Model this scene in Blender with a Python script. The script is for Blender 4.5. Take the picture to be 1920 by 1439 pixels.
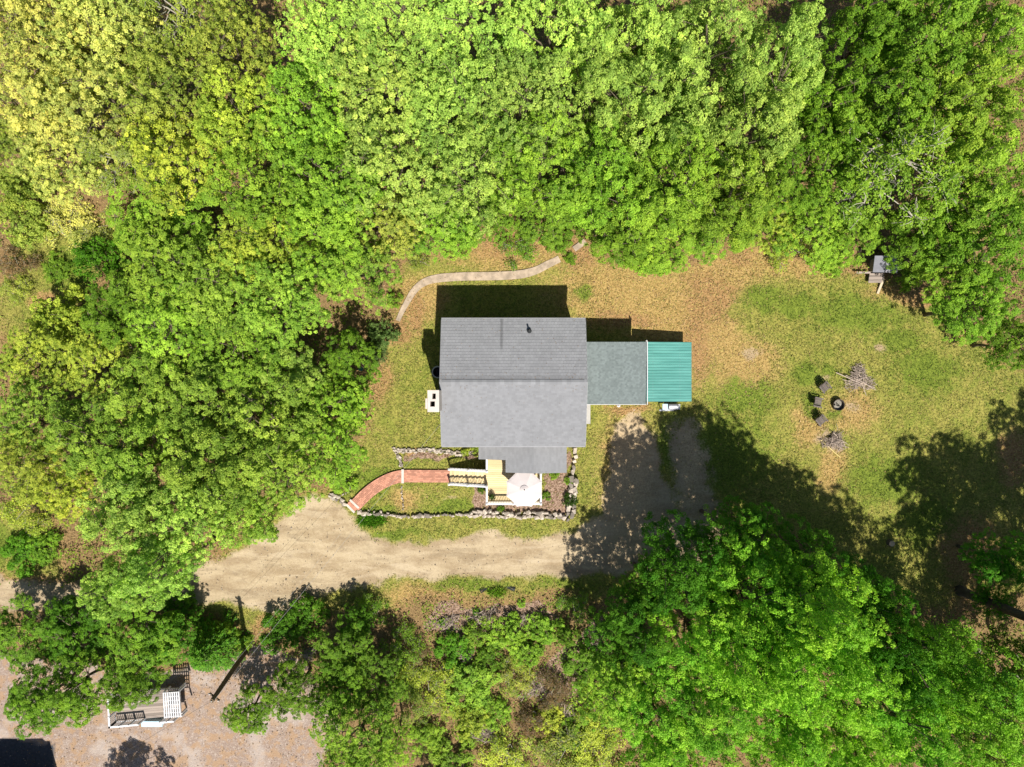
import bpy, bmesh, math, random
import numpy as np
from mathutils import Vector, Matrix
for _o in list(bpy.data.objects): bpy.data.objects.remove(_o)
S = bpy.context.scene
C = S.collection
# ---------------------------------------------------------------- camera, sky, sun
CH = 53.3
cam = bpy.data.objects.new('camera', bpy.data.cameras.new('camera')); C.objects.link(cam)
cam.location = (0, 0, CH); cam.rotation_euler = (0, 0, 0)
cam.data.sensor_width = 36; cam.data.lens = 36*CH/76.8; cam.data.clip_end = 1000; cam.data.clip_start = .5
S.camera = cam
SUN_EL, SUN_AZ = math.radians(60), math.radians(164)     # azimuth clockwise from +Y
w = bpy.data.worlds.new('World'); S.world = w; w.use_nodes = True
wn = w.node_tree; wn.nodes.clear()
sky = wn.nodes.new('ShaderNodeTexSky'); sky.sky_type = 'NISHITA'; sky.sun_disc = False
sky.sun_elevation = SUN_EL; sky.sun_rotation = SUN_AZ
bg = wn.nodes.new('ShaderNodeBackground'); bg.inputs[1].default_value = 0.06
wo = wn.nodes.new('ShaderNodeOutputWorld')
wn.links.new(sky.outputs[0], bg.inputs[0]); wn.links.new(bg.outputs[0], wo.inputs[0])
sl = bpy.data.lights.new('sun', 'SUN'); sl.energy = 5.0; sl.angle = math.radians(.5); sl.color = (1, .95, .86)
sun = bpy.data.objects.new('sun', sl); C.objects.link(sun); sun.location = (10, -30, 60)
sd = Vector((math.sin(SUN_AZ)*math.cos(SUN_EL), math.cos(SUN_AZ)*math.cos(SUN_EL), math.sin(SUN_EL)))
sun.rotation_euler = sd.to_track_quat('Z', 'Y').to_euler()
S.view_settings.view_transform = 'Standard'; S.view_settings.look = 'None'
S.view_settings.exposure = 0.62; S.view_settings.gamma = 1; S.view_settings.use_curve_mapping = False
S.render.engine = 'CYCLES'
S.cycles.max_bounces = 6; S.cycles.transmission_bounces = 3; S.cycles.diffuse_bounces = 3; S.cycles.glossy_bounces = 2

# ---------------------------------------------------------------- helpers
def P(px, py, h=0.0):
    f = (1-h/CH)/25.0
    return Vector(((px-960)*f, (719.5-py)*f, h))
def X(px, h=0.0): return P(px, 0, h).x
def Y(py, h=0.0): return P(0, py, h).y
ROOT = {}
class MB:
    def __init__(s): s.v = []; s.f = []; s.t = []
    def add(s, vs, fs, t=.5):
        n = len(s.v); s.v += [tuple(v) for v in vs]; s.f += [tuple(i+n for i in f) for f in fs]; s.t += [t]*len(vs); return s
    def box(s, x0, x1, y0, y1, z0, z1, t=.5):
        return s.add([(x0,y0,z0),(x1,y0,z0),(x1,y1,z0),(x0,y1,z0),(x0,y0,z1),(x1,y0,z1),(x1,y1,z1),(x0,y1,z1)],
              [(3,2,1,0),(4,5,6,7),(0,1,5,4),(1,2,6,5),(2,3,7,6),(3,0,4,7)], t)
    def prism(s, poly, z0, z1, t=.5):
        n = len(poly)
        zz0 = z0 if callable(z0) else (lambda x, y: z0); zz1 = z1 if callable(z1) else (lambda x, y: z1)
        vs = [(x, y, zz0(x, y)) for x, y in poly]+[(x, y, zz1(x, y)) for x, y in poly]
        return s.add(vs, [tuple(range(n-1, -1, -1)), tuple(range(n, 2*n))]+[(i, (i+1) % n, n+(i+1) % n, n+i) for i in range(n)], t)
    def beam(s, a, b, w, h, t=.5, up=(0, 0, 1)):
        a = Vector(a); b = Vector(b); d = (b-a).normalized(); up = Vector(up)
        if abs(d.dot(up)) > .98: up = Vector((1, 0, 0))
        r = d.cross(up).normalized()*(w/2); u = r.cross(d).normalized()*(h/2)
        vs = [a-r-u, a+r-u, a+r+u, a-r+u, b-r-u, b+r-u, b+r+u, b-r+u]
        return s.add(vs, [(0,1,2,3),(7,6,5,4),(0,4,5,1),(1,5,6,2),(2,6,7,3),(3,7,4,0)], t)
    def tube(s, pts, rad, n=6, t=.5, cap=True):
        pts = [Vector(p) for p in pts]
        if not hasattr(rad, '__len__'): rad = [rad]*len(pts)
        vs = []; fs = []
        for i, p in enumerate(pts):
            d = (pts[min(i+1, len(pts)-1)]-pts[max(i-1, 0)])
            d = d.normalized() if d.length > 1e-6 else Vector((0, 0, 1))
            a = d.cross(Vector((0, 0, 1)) if abs(d.z) < .9 else Vector((1, 0, 0))).normalized(); b = d.cross(a)
            for k in range(n):
                q = 2*math.pi*k/n; vs.append(p+(a*math.cos(q)+b*math.sin(q))*rad[i])
        for i in range(len(pts)-1):
            for k in range(n): fs.append((i*n+k, i*n+(k+1) % n, (i+1)*n+(k+1) % n, (i+1)*n+k))
        if cap: fs.append(tuple(range(n-1, -1, -1))); fs.append(tuple((len(pts)-1)*n+k for k in range(n)))
        return s.add(vs, fs, t)
    def lathe(s, c, prof, n=20, t=.5, a0=0):
        vs = []; fs = []
        for r, z in prof:
            for k in range(n):
                q = a0+2*math.pi*k/n; vs.append((c[0]+r*math.cos(q), c[1]+r*math.sin(q), c[2]+z))
        for i in range(len(prof)-1):
            for k in range(n): fs.append((i*n+k, i*n+(k+1) % n, (i+1)*n+(k+1) % n, (i+1)*n+k))
        return s.add(vs, fs, t)
    def holed(s, x0, x1, y0, y1, z0, z1, holes):
        xs = sorted({x0, x1, *[h[0] for h in holes], *[h[1] for h in holes]}); ys = sorted({y0, y1, *[h[2] for h in holes], *[h[3] for h in holes]})
        inside = lambda x, y: any(h[0] < x < h[1] and h[2] < y < h[3] for h in holes)
        for i in range(len(xs)-1):
            for j in range(len(ys)-1):
                if inside((xs[i]+xs[i+1])/2, (ys[j]+ys[j+1])/2): continue
                a, b, c, d = xs[i], xs[i+1], ys[j], ys[j+1]
                solid = lambda x, y: x0 < x < x1 and y0 < y < y1 and not inside(x, y)
                e = 1e-4; v = [(a,c,z0),(b,c,z0),(b,d,z0),(a,d,z0),(a,c,z1),(b,c,z1),(b,d,z1),(a,d,z1)]
                fs = [(3,2,1,0),(4,5,6,7)]
                if not solid((a+b)/2, c-e): fs.append((0,1,5,4))
                if not solid(b+e, (c+d)/2): fs.append((1,2,6,5))
                if not solid((a+b)/2, d+e): fs.append((2,3,7,6))
                if not solid(a-e, (c+d)/2): fs.append((3,0,4,7))
                s.add(v, fs)
        return s
    def mesh(s, name, mat, off=(0, 0, 0), smooth=False):
        me = bpy.data.meshes.new(name)
        me.from_pydata([(v[0]-off[0], v[1]-off[1], v[2]-off[2]) for v in s.v], [], s.f); me.materials.append(mat)
        a = me.attributes.new('tint', 'FLOAT', 'POINT'); a.data.foreach_set('value', s.t)
        if smooth: me.polygons.foreach_set('use_smooth', [True]*len(me.polygons))
        me.update(); return me
    def build(s, name, mat, parent=None, kind=None, label=None, smooth=False):
        off = ROOT.get(parent.name, (0, 0, 0)) if parent else (0, 0, 0)
        o = bpy.data.objects.new(name, s.mesh(name, mat, off, smooth)); C.objects.link(o)
        if parent: o.parent = parent; ROOT[o.name] = off
        if kind: o['kind'] = kind
        if label: o['label'] = label
        return o
def thing(name, label, cat, loc=(0, 0, 0), group=None):
    o = bpy.data.objects.new(name, None); C.objects.link(o); o.empty_display_size = .3
    o.location = loc; ROOT[o.name] = tuple(loc)
    o['label'] = label; o['category'] = cat
    if group: o['group'] = group
    return o
def tag(o, label, cat, group=None):
    o['label'] = label; o['category'] = cat
    if group: o['group'] = group
    return o
def dup(o, parent=None):
    c = o.copy(); C.objects.link(c)
    if parent: c.parent = parent
    for ch in list(o.children): dup(ch, c)
    return c
R = random.Random(7)

# ---------------------------------------------------------------- materials
def newmat(name):
    m = bpy.data.materials.new(name); m.use_nodes = True; nt = m.node_tree; nt.nodes.clear(); return m, nt
class N:
    def __init__(s, nt): s.nt = nt
    def n(s, t, **k):
        x = s.nt.nodes.new(t)
        for a, b in k.items(): setattr(x, a, b)
        return x
    def put(s, sock, v):
        if hasattr(v, 'is_output') or isinstance(v, bpy.types.NodeSocket): s.nt.links.new(v, sock)
        else:
            if isinstance(v, (tuple, list)) and len(v) == 3 and sock.type == 'RGBA': v = (*v, 1)
            sock.default_value = v
    def math(s, op, a, b=0.0, c=None, clamp=False):
        x = s.n('ShaderNodeMath', operation=op, use_clamp=clamp); s.put(x.inputs[0], a); s.put(x.inputs[1], b)
        if c is not None: s.put(x.inputs[2], c)
        return x.outputs[0]
    def mix(s, f, a, b, mode='MIX'):
        x = s.n('ShaderNodeMix', data_type='RGBA', blend_type=mode); s.put(x.inputs[0], f); s.put(x.inputs[6], a); s.put(x.inputs[7], b); return x.outputs[2]
    def ss(s, v, a, b):
        x = s.n('ShaderNodeMapRange', interpolation_type='SMOOTHSTEP'); s.put(x.inputs[0], v); x.inputs[1].default_value = a; x.inputs[2].default_value = b; return x.outputs[0]
    def noise(s, sc, det=3, vec=None, rough=.55, dist=0.0):
        x = s.n('ShaderNodeTexNoise'); x.inputs['Scale'].default_value = sc; x.inputs['Detail'].default_value = det
        x.inputs['Roughness'].default_value = rough; x.inputs['Distortion'].default_value = dist
        s.put(x.inputs['Vector'], vec if vec is not None else s.co()); return x.outputs[0]
    def co(s):
        if not hasattr(s, '_co'): s._co = s.n('ShaderNodeTexCoord').outputs['Object']
        return s._co
    def scaled(s, v):
        x = s.n('ShaderNodeVectorMath', operation='MULTIPLY'); s.put(x.inputs[0], s.co()); x.inputs[1].default_value = v; return x.outputs[0]
    def attr(s, name):
        x = s.n('ShaderNodeAttribute'); x.attribute_name = name; return x
    def bump(s, h, st=.4, d=.02):
        x = s.n('ShaderNodeBump'); x.inputs['Strength'].default_value = st; x.inputs['Distance'].default_value = d; s.put(x.inputs['Height'], h); return x.outputs[0]
    def princ(s, col, rough=.8, spec=.3, bump=None, metal=0):
        x = s.n('ShaderNodeBsdfPrincipled'); s.put(x.inputs['Base Color'], col); s.put(x.inputs['Roughness'], rough)
        x.inputs['Specular IOR Level'].default_value = spec; x.inputs['Metallic'].default_value = metal
        if bump is not None: s.nt.links.new(bump, x.inputs['Normal'])
        return x.outputs[0]
    def out(s, sh):
        x = s.n('ShaderNodeOutputMaterial'); s.nt.links.new(sh, x.inputs[0])
def simple(name, col, rough=.75, var=.25, sc=6, spec=.3, metal=0, tintv=.0, stretch=None, bump=.2, fine=40):
    m, nt = newmat(name); g = N(nt)
    v = g.scaled(stretch) if stretch else None
    n1 = g.noise(sc, 4, v); n2 = g.noise(fine, 3, v)
    k = g.math('ADD', g.math('MULTIPLY', n1, .6), g.math('MULTIPLY', n2, .4))
    if tintv: k = g.math('ADD', k, g.math('MULTIPLY', g.math('SUBTRACT', g.attr('tint').outputs['Fac'], .5), tintv))
    lo = tuple(c*(1-var) for c in col); hi = tuple(min(1, c*(1+var)) for c in col)
    c = g.mix(g.ss(k, .3, .7), lo, hi)
    g.out(g.princ(c, rough, spec, g.bump(n2, bump, .01), metal)); return m

def leafmat(name, gloss=.2, trans=.36):
    m, nt = newmat(name); g = N(nt)
    oi = g.n('ShaderNodeObjectInfo'); t = g.attr('tint').outputs['Fac']; t2 = g.attr('tint2').outputs['Fac']
    base = oi.outputs['Color']
    warm = g.mix(t2, g.mix(1.0, base, (.72, .93, .8), 'MULTIPLY'), g.mix(1.0, base, (1.36, 1.1, 1.1), 'MULTIPLY'))
    k = g.math('ADD', .45, g.math('MULTIPLY', t, 1.25))
    cc = g.n('ShaderNodeVectorMath', operation='SCALE'); g.put(cc.inputs[0], warm); g.put(cc.inputs['Scale'], k)
    d = g.princ(cc.outputs[0], .6, gloss)
    tr = g.n('ShaderNodeBsdfTranslucent'); tc = g.mix(1.0, cc.outputs[0], (1.15, 1.25, .45), 'MULTIPLY'); g.put(tr.inputs[0], tc)
    ms = g.n('ShaderNodeMixShader'); ms.inputs[0].default_value = trans
    nt.links.new(d, ms.inputs[1]); nt.links.new(tr.outputs[0], ms.inputs[2]); g.out(ms.outputs[0]); return m
LEAF = leafmat('leaf')
BARK = simple('bark', (.12, .095, .065), .9, .35, 3, stretch=(1, 1, .3), tintv=.5)
PALEBARK = simple('pale_bark', (.36, .33, .27), .85, .3, 3, stretch=(1, 1, .3), tintv=.5)

# ---------------------------------------------------------------- ground
def seg_dist(px, py, poly, closed=True):
    """signed distance (positive inside) in pixels/25 = metres"""
    n = len(poly); d = np.full(px.shape, 1e9); ins = np.zeros(px.shape, bool)
    for i in range(n if closed else n-1):
        x0, y0 = poly[i]; x1, y1 = poly[(i+1) % n]
        ex, ey = x1-x0, y1-y0; t = np.clip(((px-x0)*ex+(py-y0)*ey)/(ex*ex+ey*ey+1e-9), 0, 1)
        d = np.minimum(d, np.hypot(px-x0-t*ex, py-y0-t*ey))
        if closed:
            c = ((y0 > py) != (y1 > py)) & (px < (x1-x0)*(py-y0)/((y1-y0) if y1 != y0 else 1e-9)+x0); ins ^= c
    return np.where(ins, d, -d)/25 if closed else d/25
def soft(d, w): return np.clip(.5+d/(2*w), 0, 1)
CLEAR = [(738,520),(790,470),(850,480),(930,425),(1010,430),(1085,445),(1150,490),(1250,510),(1330,480),(1400,440),(1450,480),(1560,500),(1650,520),(1720,535),(1800,590),(1850,650),(1920,690),(2010,780),(2020,1060),(1900,1120),(1780,1145),(1650,1110),(1480,1000),(1380,1000),(1300,1080),(1120,1130),(1040,1105),(930,1125),(800,1110),(720,1140),(640,1150),(560,1150),(480,1190),(380,1150),(350,1100),(470,1000),(560,930),(640,900),(690,800),(690,720),(665,690),(700,640),(738,600)]
DIRTS = [[(-400,1078),(0,1085),(130,1092),(350,1068),(430,1040),(480,1010),(515,985),(545,950),(590,925),(648,948),(668,968),(665,1000),(720,1012),(800,1016),(900,1004),(1040,1004),(1075,992),(1122,965),(1140,905),(1150,830),(1158,790),(1195,770),(1228,820),(1246,900),(1266,950),(1290,1000),(1300,1060),(1200,1072),(1080,1084),(900,1086),(720,1090),(620,1108),(570,1135),(530,1158),(490,1148),(430,1128),(350,1136),(100,1145),(0,1142),(-400,1140)],
   [(1252,800),(1300,785),(1330,850),(1345,940),(1360,1000),(1350,1045),(1290,1065),(1262,1010),(1256,900)]]
GRAV = [(-400,1222),(60,1228),(110,1240),(260,1262),(420,1245),(462,1212),(540,1225),(580,1262),(612,1300),(640,1370),(600,1439),(640,1700),(-400,1700)]
ASPH = [(-400,1392),(60,1388),(95,1400),(100,1450),(110,1700),(-400,1700)]
MULCH = [[(888,900),(912,900),(912,950),(1018,950),(1018,895),(1066,842),(1070,900),(1068,962),(990,966),(890,962),(892,930)], [(755,848),(890,850),(890,860),(760,860)], [(820,1125),(900,1140),(1010,1130),(1060,1170),(1000,1190),(860,1200),(800,1180)], [(1120,1150),(1140,1240),(1090,1330),(1000,1260),(1080,1200)]]
LUSH = [(1490,575,50,26),(1610,590,80,34),(1092,548,14,13),(1512,700,30,22),(1735,695,60,40),(1660,905,75,45),(1395,745,60,35),(705,905,38,30),(735,1002,40,8),(1690,640,40,30),(1565,775,14,10),(1525,760,16,30),(1548,690,20,12),(1430,560,40,25),(430,1115,30,12),(875,1100,80,10),(1050,1100,60,12),(700,960,40,12),(1190,850,22,40),(1255,840,24,50),(1350,850,90,80),(1180,950,20,40),(850,950,40,16),(1740,980,60,50),(660,890,20,30),(560,1125,20,8), (30,1020,60,35),(140,500,40,50)]
DRY_AND_SHADE_LIFT = [(1178,900,52,115),(1300,880,24,80),(1180,545,140,70),(1260,600,90,80),(1350,500,110,50),(1400,690,60,60),(1520,800,30,36),(1440,490,80,30),(1680,550,60,18),(960,470,110,40),(1340,640,60,50),(1560,880,30,40),(790,560,50,40),(760,940,30,20),(800,1115,90,20),(1600,770,45,40),(1500,500,70,25)]  # dry ground; first two brighten and warm the parking dirt against its shade
LIT = [(1305,650,26,70),(1330,560,50,50),(960,450,80,35),(1085,470,30,40),(700,700,30,60),(740,620,30,30),(1385,470,30,26),(1730,550,60,24),(1810,600,30,40),(1180,768,40,10),(1170,600,60,14),(775,590,24,40),(95,425,26,20),(75,560,24,18),(410,1270,50,25),(540,1262,60,25),(500,1180,30,25),(1820,1040,60,70),(1830,1150,60,50),(1900,860,30,50),(720,1190,60,40),(780,845,20,10)]
BARE = [(1412,662,24,16),(1650,655,16,12),(1598,760,20,14),(1556,832,28,26),(1545,705,14,8),(1300,880,30,60),(850,935,14,8)]
def ell(px, py, L, k=1.0):
    m = np.zeros(px.shape)
    for cx, cy, a, b in L:
        q = np.sqrt(((px-cx)/a)**2+((py-cy)/b)**2); m = np.maximum(m, np.clip(1.25-q*.75, 0, 1)*k)
    return m
def vnoise(x, y, s, seed):
    rs = np.random.RandomState(seed); g = rs.rand(128, 128)
    u = x*s+64; v = y*s+64; i = np.floor(u).astype(int); j = np.floor(v).astype(int); fu = u-i; fv = v-j
    fu = fu*fu*(3-2*fu); fv = fv*fv*(3-2*fv); G = lambda a, b: g[a % 128, b % 128]
    return (G(i, j)*(1-fu)+G(i+1, j)*fu)*(1-fv)+(G(i, j+1)*(1-fu)+G(i+1, j+1)*fu)*fv
def masks(x, y):
    px = x*25+960+(vnoise(x, y, .9, 3)-.5)*16+(vnoise(x, y, 2.7, 5)-.5)*8; py = 719.5-y*25+(vnoise(x, y, .9, 4)-.5)*16+(vnoise(x, y, 2.7, 6)-.5)*8
    m = {}
    m['clear'] = np.maximum(np.maximum(soft(seg_dist(px, py, CLEAR), .9), soft(seg_dist(px, py, [(50,395),(160,390),(225,440),(160,560),(110,650),(10,650),(-20,560),(30,470)]), 1.2)), soft(seg_dist(px, py, [(-60,960),(90,955),(110,1080),(-60,1080)]), .8))
    m['dirt'] = np.maximum(soft(seg_dist(px, py, DIRTS[0]), .45), soft(seg_dist(px, py, DIRTS[1]), .8)*.8)
    m['gravel'] = soft(seg_dist(px, py, GRAV), .5)
    m['asphalt'] = soft(seg_dist(px, py, ASPH), .06)
    mu = np.zeros(x.shape)
    for p in MULCH: mu = np.maximum(mu, soft(seg_dist(px, py, p), .2))
    m['mulch'] = mu
    m['lush'] = ell(px, py, LUSH); m['dry'] = ell(px, py, DRY_AND_SHADE_LIFT); m['bare'] = ell(px, py, BARE)
    m['litter'] = np.maximum(ell(px, py, LIT, .85), (1-m['clear'])*(1-m['gravel']))
    return m
xs = np.arange(-56, 56.01, .25); ys = np.arange(-46, 46.01, .25)
gx, gy = np.meshgrid(xs, ys); nx, ny = len(xs), len(ys)
gm = masks(gx, gy)
hard = np.maximum(np.maximum(gm['dirt'], gm['gravel']), gm['asphalt'])
gz = (vnoise(gx, gy, .35, 11)-.5)*.12+(vnoise(gx, gy, 1.7, 12)-.5)*.05*(1-hard)-.03*gm['dirt']
gz = gz-.06
# ruts in the parked-on dirt
vx = np.stack([gx.ravel(), gy.ravel(), gz.ravel()], 1)
idx = np.arange(nx*ny).reshape(ny, nx)
quads = np.stack([idx[:-1, :-1], idx[:-1, 1:], idx[1:, 1:], idx[1:, :-1]], 2).reshape(-1, 4)
def fmask(k): a = gm[k]; return ((a[:-1, :-1]+a[1:, 1:])/2).ravel()
cls = np.zeros(len(quads), int); cls[fmask('clear') > .5] = 1; cls[fmask('gravel') > .5] = 3; cls[fmask('dirt') > .5] = 2; cls[fmask('asphalt') > .5] = 4
def groundmat():
    m, nt = newmat('ground_cover'); g = N(nt)
    A = g.attr('ma'); B = g.attr('mb'); Cc = g.attr('mc')
    def sep(a):
        s = g.n('ShaderNodeSeparateColor'); nt.links.new(a.outputs['Color'], s.inputs[0]); return s.outputs
    dirt, dry, lit = sep(A)[:3]; grav, lush, mulch = sep(B)[:3]; asph, bare, clear = sep(Cc)[:3]
    nb = g.noise(.35, 4); nm = g.noise(1.6, 4); nf = g.noise(7, 4, rough=.7); nx_ = g.noise(16, 3, rough=.7)
    nf2 = g.noise(9, 3, rough=.7, dist=.6)
    f1 = g.ss(nf, .36, .64); f2 = g.ss(nx_, .32, .68); f3 = g.ss(nf2, .4, .62)
    sp = lambda a, b: g.mix(g.math('ADD', g.math('MULTIPLY', f1, .5), g.math('MULTIPLY', f2, .5)), a, b)
    lawn = sp((.08, .085, .016), (.38, .345, .085))
    green = sp((.045, .075, .01), (.225, .275, .04))
    dryc = sp((.15, .09, .025), (.49, .345, .135))
    litc = sp((.10, .065, .028), (.30, .20, .095))
    barec = sp((.25, .18, .10), (.42, .32, .2))
    c = g.mix(g.ss(g.math('ADD', g.math('MULTIPLY', nm, .7), g.math('MULTIPLY', nb, .5)), .5, .72), lawn, g.mix(.6, lawn, green))
    th = lambda mk, k=.8, lo=.35, hi=.65: g.ss(g.math('ADD', mk, g.math('MULTIPLY', g.math('SUBTRACT', g.math('ADD', g.math('MULTIPLY', nm, .5), g.math('MULTIPLY', nf, .5)), .5), k)), lo, hi)
    c = g.mix(th(dry, 2.2, .2, .8), c, dryc)
    c = g.mix(th(lush, 2.2, .3, .85), c, green)
    litc = g.mix(clear, litc, sp((.15, .085, .03), (.43, .265, .12)))
    c = g.mix(th(lit, 1.6, .2, .7), c, litc)
    c = g.mix(th(bare, 2.4, .4, 1.0), c, barec)
    # bare dirt: pale compacted tan, darker damp streaks running along the track
    st = g.noise(.8, 5, g.scaled((.5, 1.2, 1)), rough=.6); st2 = g.noise(1.3, 6, g.scaled((.7, 1.1, 1)), rough=.72, dist=.3)
    dc = g.mix(g.ss(st, .38, .62), (.29, .215, .13), (.41, .325, .21))
    dc = g.mix(g.ss(st2, .52, .75), dc, (.215, .16, .105))
    tr_ = g.noise(1.0, 5, g.scaled((.16, .9, 1)), rough=.62, dist=.8); dc = g.mix(g.math('MULTIPLY', g.ss(tr_, .52, .62), .45), dc, (.20, .15, .095)); dc = g.mix(g.math('MULTIPLY', g.ss(tr_, .46, .36), .5), dc, (.46, .375, .26))
    dc = g.mix(g.math('MULTIPLY', g.ss(nx_, .56, .7), .5), dc, (.47, .40, .29))
    dc = g.mix(g.math('MULTIPLY', g.ss(nx_, .44, .28), .55), dc, (.16, .12, .08))
    n60 = g.noise(6, 6, rough=.8); dc = g.mix(g.math('MULTIPLY', g.ss(n60, .46, .66), .28), dc, (.20, .155, .105)); dc = g.mix(g.math('MULTIPLY', g.ss(n60, .5, .34), .3), dc, (.45, .38, .27))
    dc = g.mix(g.math('MULTIPLY', dry, .8), dc, sp((.27, .19, .105), (.60, .455, .28)))  # parking dirt coloured paler and warmer to lift the shade lying there
    c = g.mix(th(dirt, 1.7, .25, .75), c, dc)
    vor = g.n('ShaderNodeTexVoronoi'); vor.inputs['Scale'].default_value = 14; nt.links.new(g.co(), vor.inputs['Vector'])
    gc = g.mix(vor.outputs['Distance'], (.33, .255, .21), (.21, .15, .12))
    gc = g.mix(g.ss(nf2, .5, .72), gc, (.46, .39, .34)); gc = g.mix(g.math('MULTIPLY', g.ss(nm, .46, .6), .8), gc, (.33, .215, .13)); gc = g.mix(g.math('MULTIPLY', g.ss(nb, .5, .62), .6), gc, (.40, .345, .31));
    c = g.mix(th(grav, .9, .35, .62), c, gc)
    mc = g.mix(f3, (.13, .08, .05), (.36, .25, .19)); c = g.mix(th(mulch, .6, .35, .6), c, mc)
    c = g.mix(asph, c, g.mix(f1, (.05, .055, .065), (.075, .08, .09)))
    h = g.math('ADD', g.math('MULTIPLY', nf, .7), g.math('MULTIPLY', nx_, .5))
    rough_amt = g.math('SUBTRACT', 1.0, g.math('MULTIPLY', dirt, .75))
    g.out(g.princ(c, .95, .1, g.bump(g.math('MULTIPLY', h, rough_amt), .9, .09))); return m
GM = groundmat()
def packattr(me, name, a, b, c):
    at = me.attributes.new(name, 'FLOAT_COLOR', 'POINT'); d = np.ones((len(a), 4), np.float32); d[:, 0] = a; d[:, 1] = b; d[:, 2] = c
    at.data.foreach_set('color', d.ravel())
def npmesh(name, v, f, mat):
    me = bpy.data.meshes.new(name); k = f.shape[1]
    me.vertices.add(len(v)); me.vertices.foreach_set('co', np.asarray(v, np.float32).ravel())
    me.loops.add(f.size); me.loops.foreach_set('vertex_index', f.astype(np.int32).ravel())
    me.polygons.add(len(f)); me.polygons.foreach_set('loop_start', np.arange(0, f.size, k, dtype=np.int32))
    me.update(calc_edges=True); me.materials.append(mat); return me
flat = {k: v.ravel() for k, v in gm.items()}
for ci, nm_ in enumerate(['forest_floor', 'lawn', 'dirt_driveway', 'gravel_yard', 'asphalt_road']):
    q = quads[cls == ci]; u, inv = np.unique(q, return_inverse=True)
    me = npmesh(nm_, vx[u], inv.reshape(q.shape), GM); me.polygons.foreach_set('use_smooth', [True]*len(q))
    packattr(me, 'ma', flat['dirt'][u], flat['dry'][u], flat['litter'][u]); packattr(me, 'mb', flat['gravel'][u], flat['lush'][u], flat['mulch'][u])
    packattr(me, 'mc', flat['asphalt'][u], flat['bare'][u], flat['clear'][u])
    o = bpy.data.objects.new(nm_, me); C.objects.link(o); o['kind'] = 'structure'
far = MB()
for x0, x1, y0, y1 in ((-400,400,46,400),(-400,400,-400,-46),(-400,-56,-46,46),(56,400,-46,46)): far.add([(x0,y0,-.1),(x1,y0,-.1),(x1,y1,-.1),(x0,y1,-.1)], [(0,1,2,3)])
FARM = simple('far_woodland_floor', (.05, .08, .02), .95, .5, .3)
far.build('ground', FARM)['kind'] = 'structure'

# blades of grass and fallen leaves as real geometry
def scatter(n, seed, wfun, x0=-40, x1=40, y0=-30, y1=30):
    rs = np.random.RandomState(seed); x = rs.uniform(x0, x1, n*3); y = rs.uniform(y0, y1, n*3); m = masks(x, y)
    keep = rs.rand(n*3) < wfun(m, x, y); x, y = x[keep][:n], y[keep][:n]; return x, y, {k: v[keep][:n] for k, v in m.items()}, rs
def leaves_mesh(name, mat, c, nrm, ax, L, W, fold=.12):
    bt = np.cross(nrm, ax); n = len(c); v = np.empty((n, 4, 3)); L = L[:, None]; W = W[:, None]
    v[:, 0] = c-ax*L*.5; v[:, 1] = c+bt*W*.5+nrm*W*fold; v[:, 2] = c+ax*L*.5; v[:, 3] = c-bt*W*.5+nrm*W*fold
    f = np.arange(n*4).reshape(n, 4); return npmesh(name, v.reshape(-1, 3), f, mat)
def nrmz(a): return a/np.maximum(np.linalg.norm(a, axis=1, keepdims=True), 1e-9)
def tints(me, t, t2, rep):
    for nme, a in (('tint', t), ('tint2', t2)):
        at = me.attributes.new(nme, 'FLOAT', 'POINT'); at.data.foreach_set('value', np.repeat(a, rep).astype(np.float32))
def grass_mat():
    m, nt = newmat('grass_blades'); g = N(nt); t = g.attr('tint').outputs['Fac']; t2 = g.attr('tint2').outputs['Fac']
    c = g.mix(t2, (.13, .19, .026), (.46, .37, .13)); k = g.n('ShaderNodeVectorMath', operation='SCALE'); g.put(k.inputs[0], c); g.put(k.inputs['Scale'], g.math('ADD', .6, g.math('MULTIPLY', t, .75)))
    d = g.princ(k.outputs[0], .7, .2); tr = g.n('ShaderNodeBsdfTranslucent'); nt.links.new(k.outputs[0], tr.inputs[0]); ms = g.n('ShaderNodeMixShader'); ms.inputs[0].default_value = .25
    nt.links.new(d, ms.inputs[1]); nt.links.new(tr.outputs[0], ms.inputs[2]); g.out(ms.outputs[0]); return m
def inhouse(x, y): return ((x > -5.4) & (x < 13) & (y > -1.5) & (y < 4)) | ((x > -4.6) & (x < 4.7) & (y > -4) & (y < 4))
def gw(m, x, y): return np.clip(m['clear']*1.2+.12, 0, 1)*np.clip(1.15-m['dirt']*1.3, 0, 1)*(1-m['gravel'])*(1-m['mulch']*.8)*(1-.6*m['bare'])*(1-.35*m['litter'])*(~inhouse(x, y))*(.35+.65*(vnoise(x, y, 2.2, 31) > .35))
x, y, m_, rs = scatter(130000, 21, gw)
n = len(x); L = rs.uniform(.09, .27, n); up = np.stack([rs.normal(0, .5, n), rs.normal(0, .5, n), rs.uniform(.5, 1, n)], 1); up = nrmz(up)
ax = nrmz(np.stack([rs.normal(size=n), rs.normal(size=n), rs.uniform(.2, .9, n)], 1)); nn = nrmz(np.cross(ax, nrmz(np.cross(up, ax)+1e-6)))
gme = leaves_mesh('grass', grass_mat(), np.stack([x, y, np.full(n, .0)], 1), nn, ax, L, rs.uniform(.025, .06, n))
dryness = np.clip(.42+.6*m_['dry']+.4*m_['litter']-.75*m_['lush']+rs.normal(0, .22, n)+(vnoise(x, y, .5, 33)-.5)*.7, 0, 1)
tints(gme, rs.rand(n), dryness, 4)
go = bpy.data.objects.new('grass', gme); C.objects.link(go); go['kind'] = 'stuff'; tag(go, 'short patchy straw and green grass growing all over the clearing', 'grass')
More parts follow.
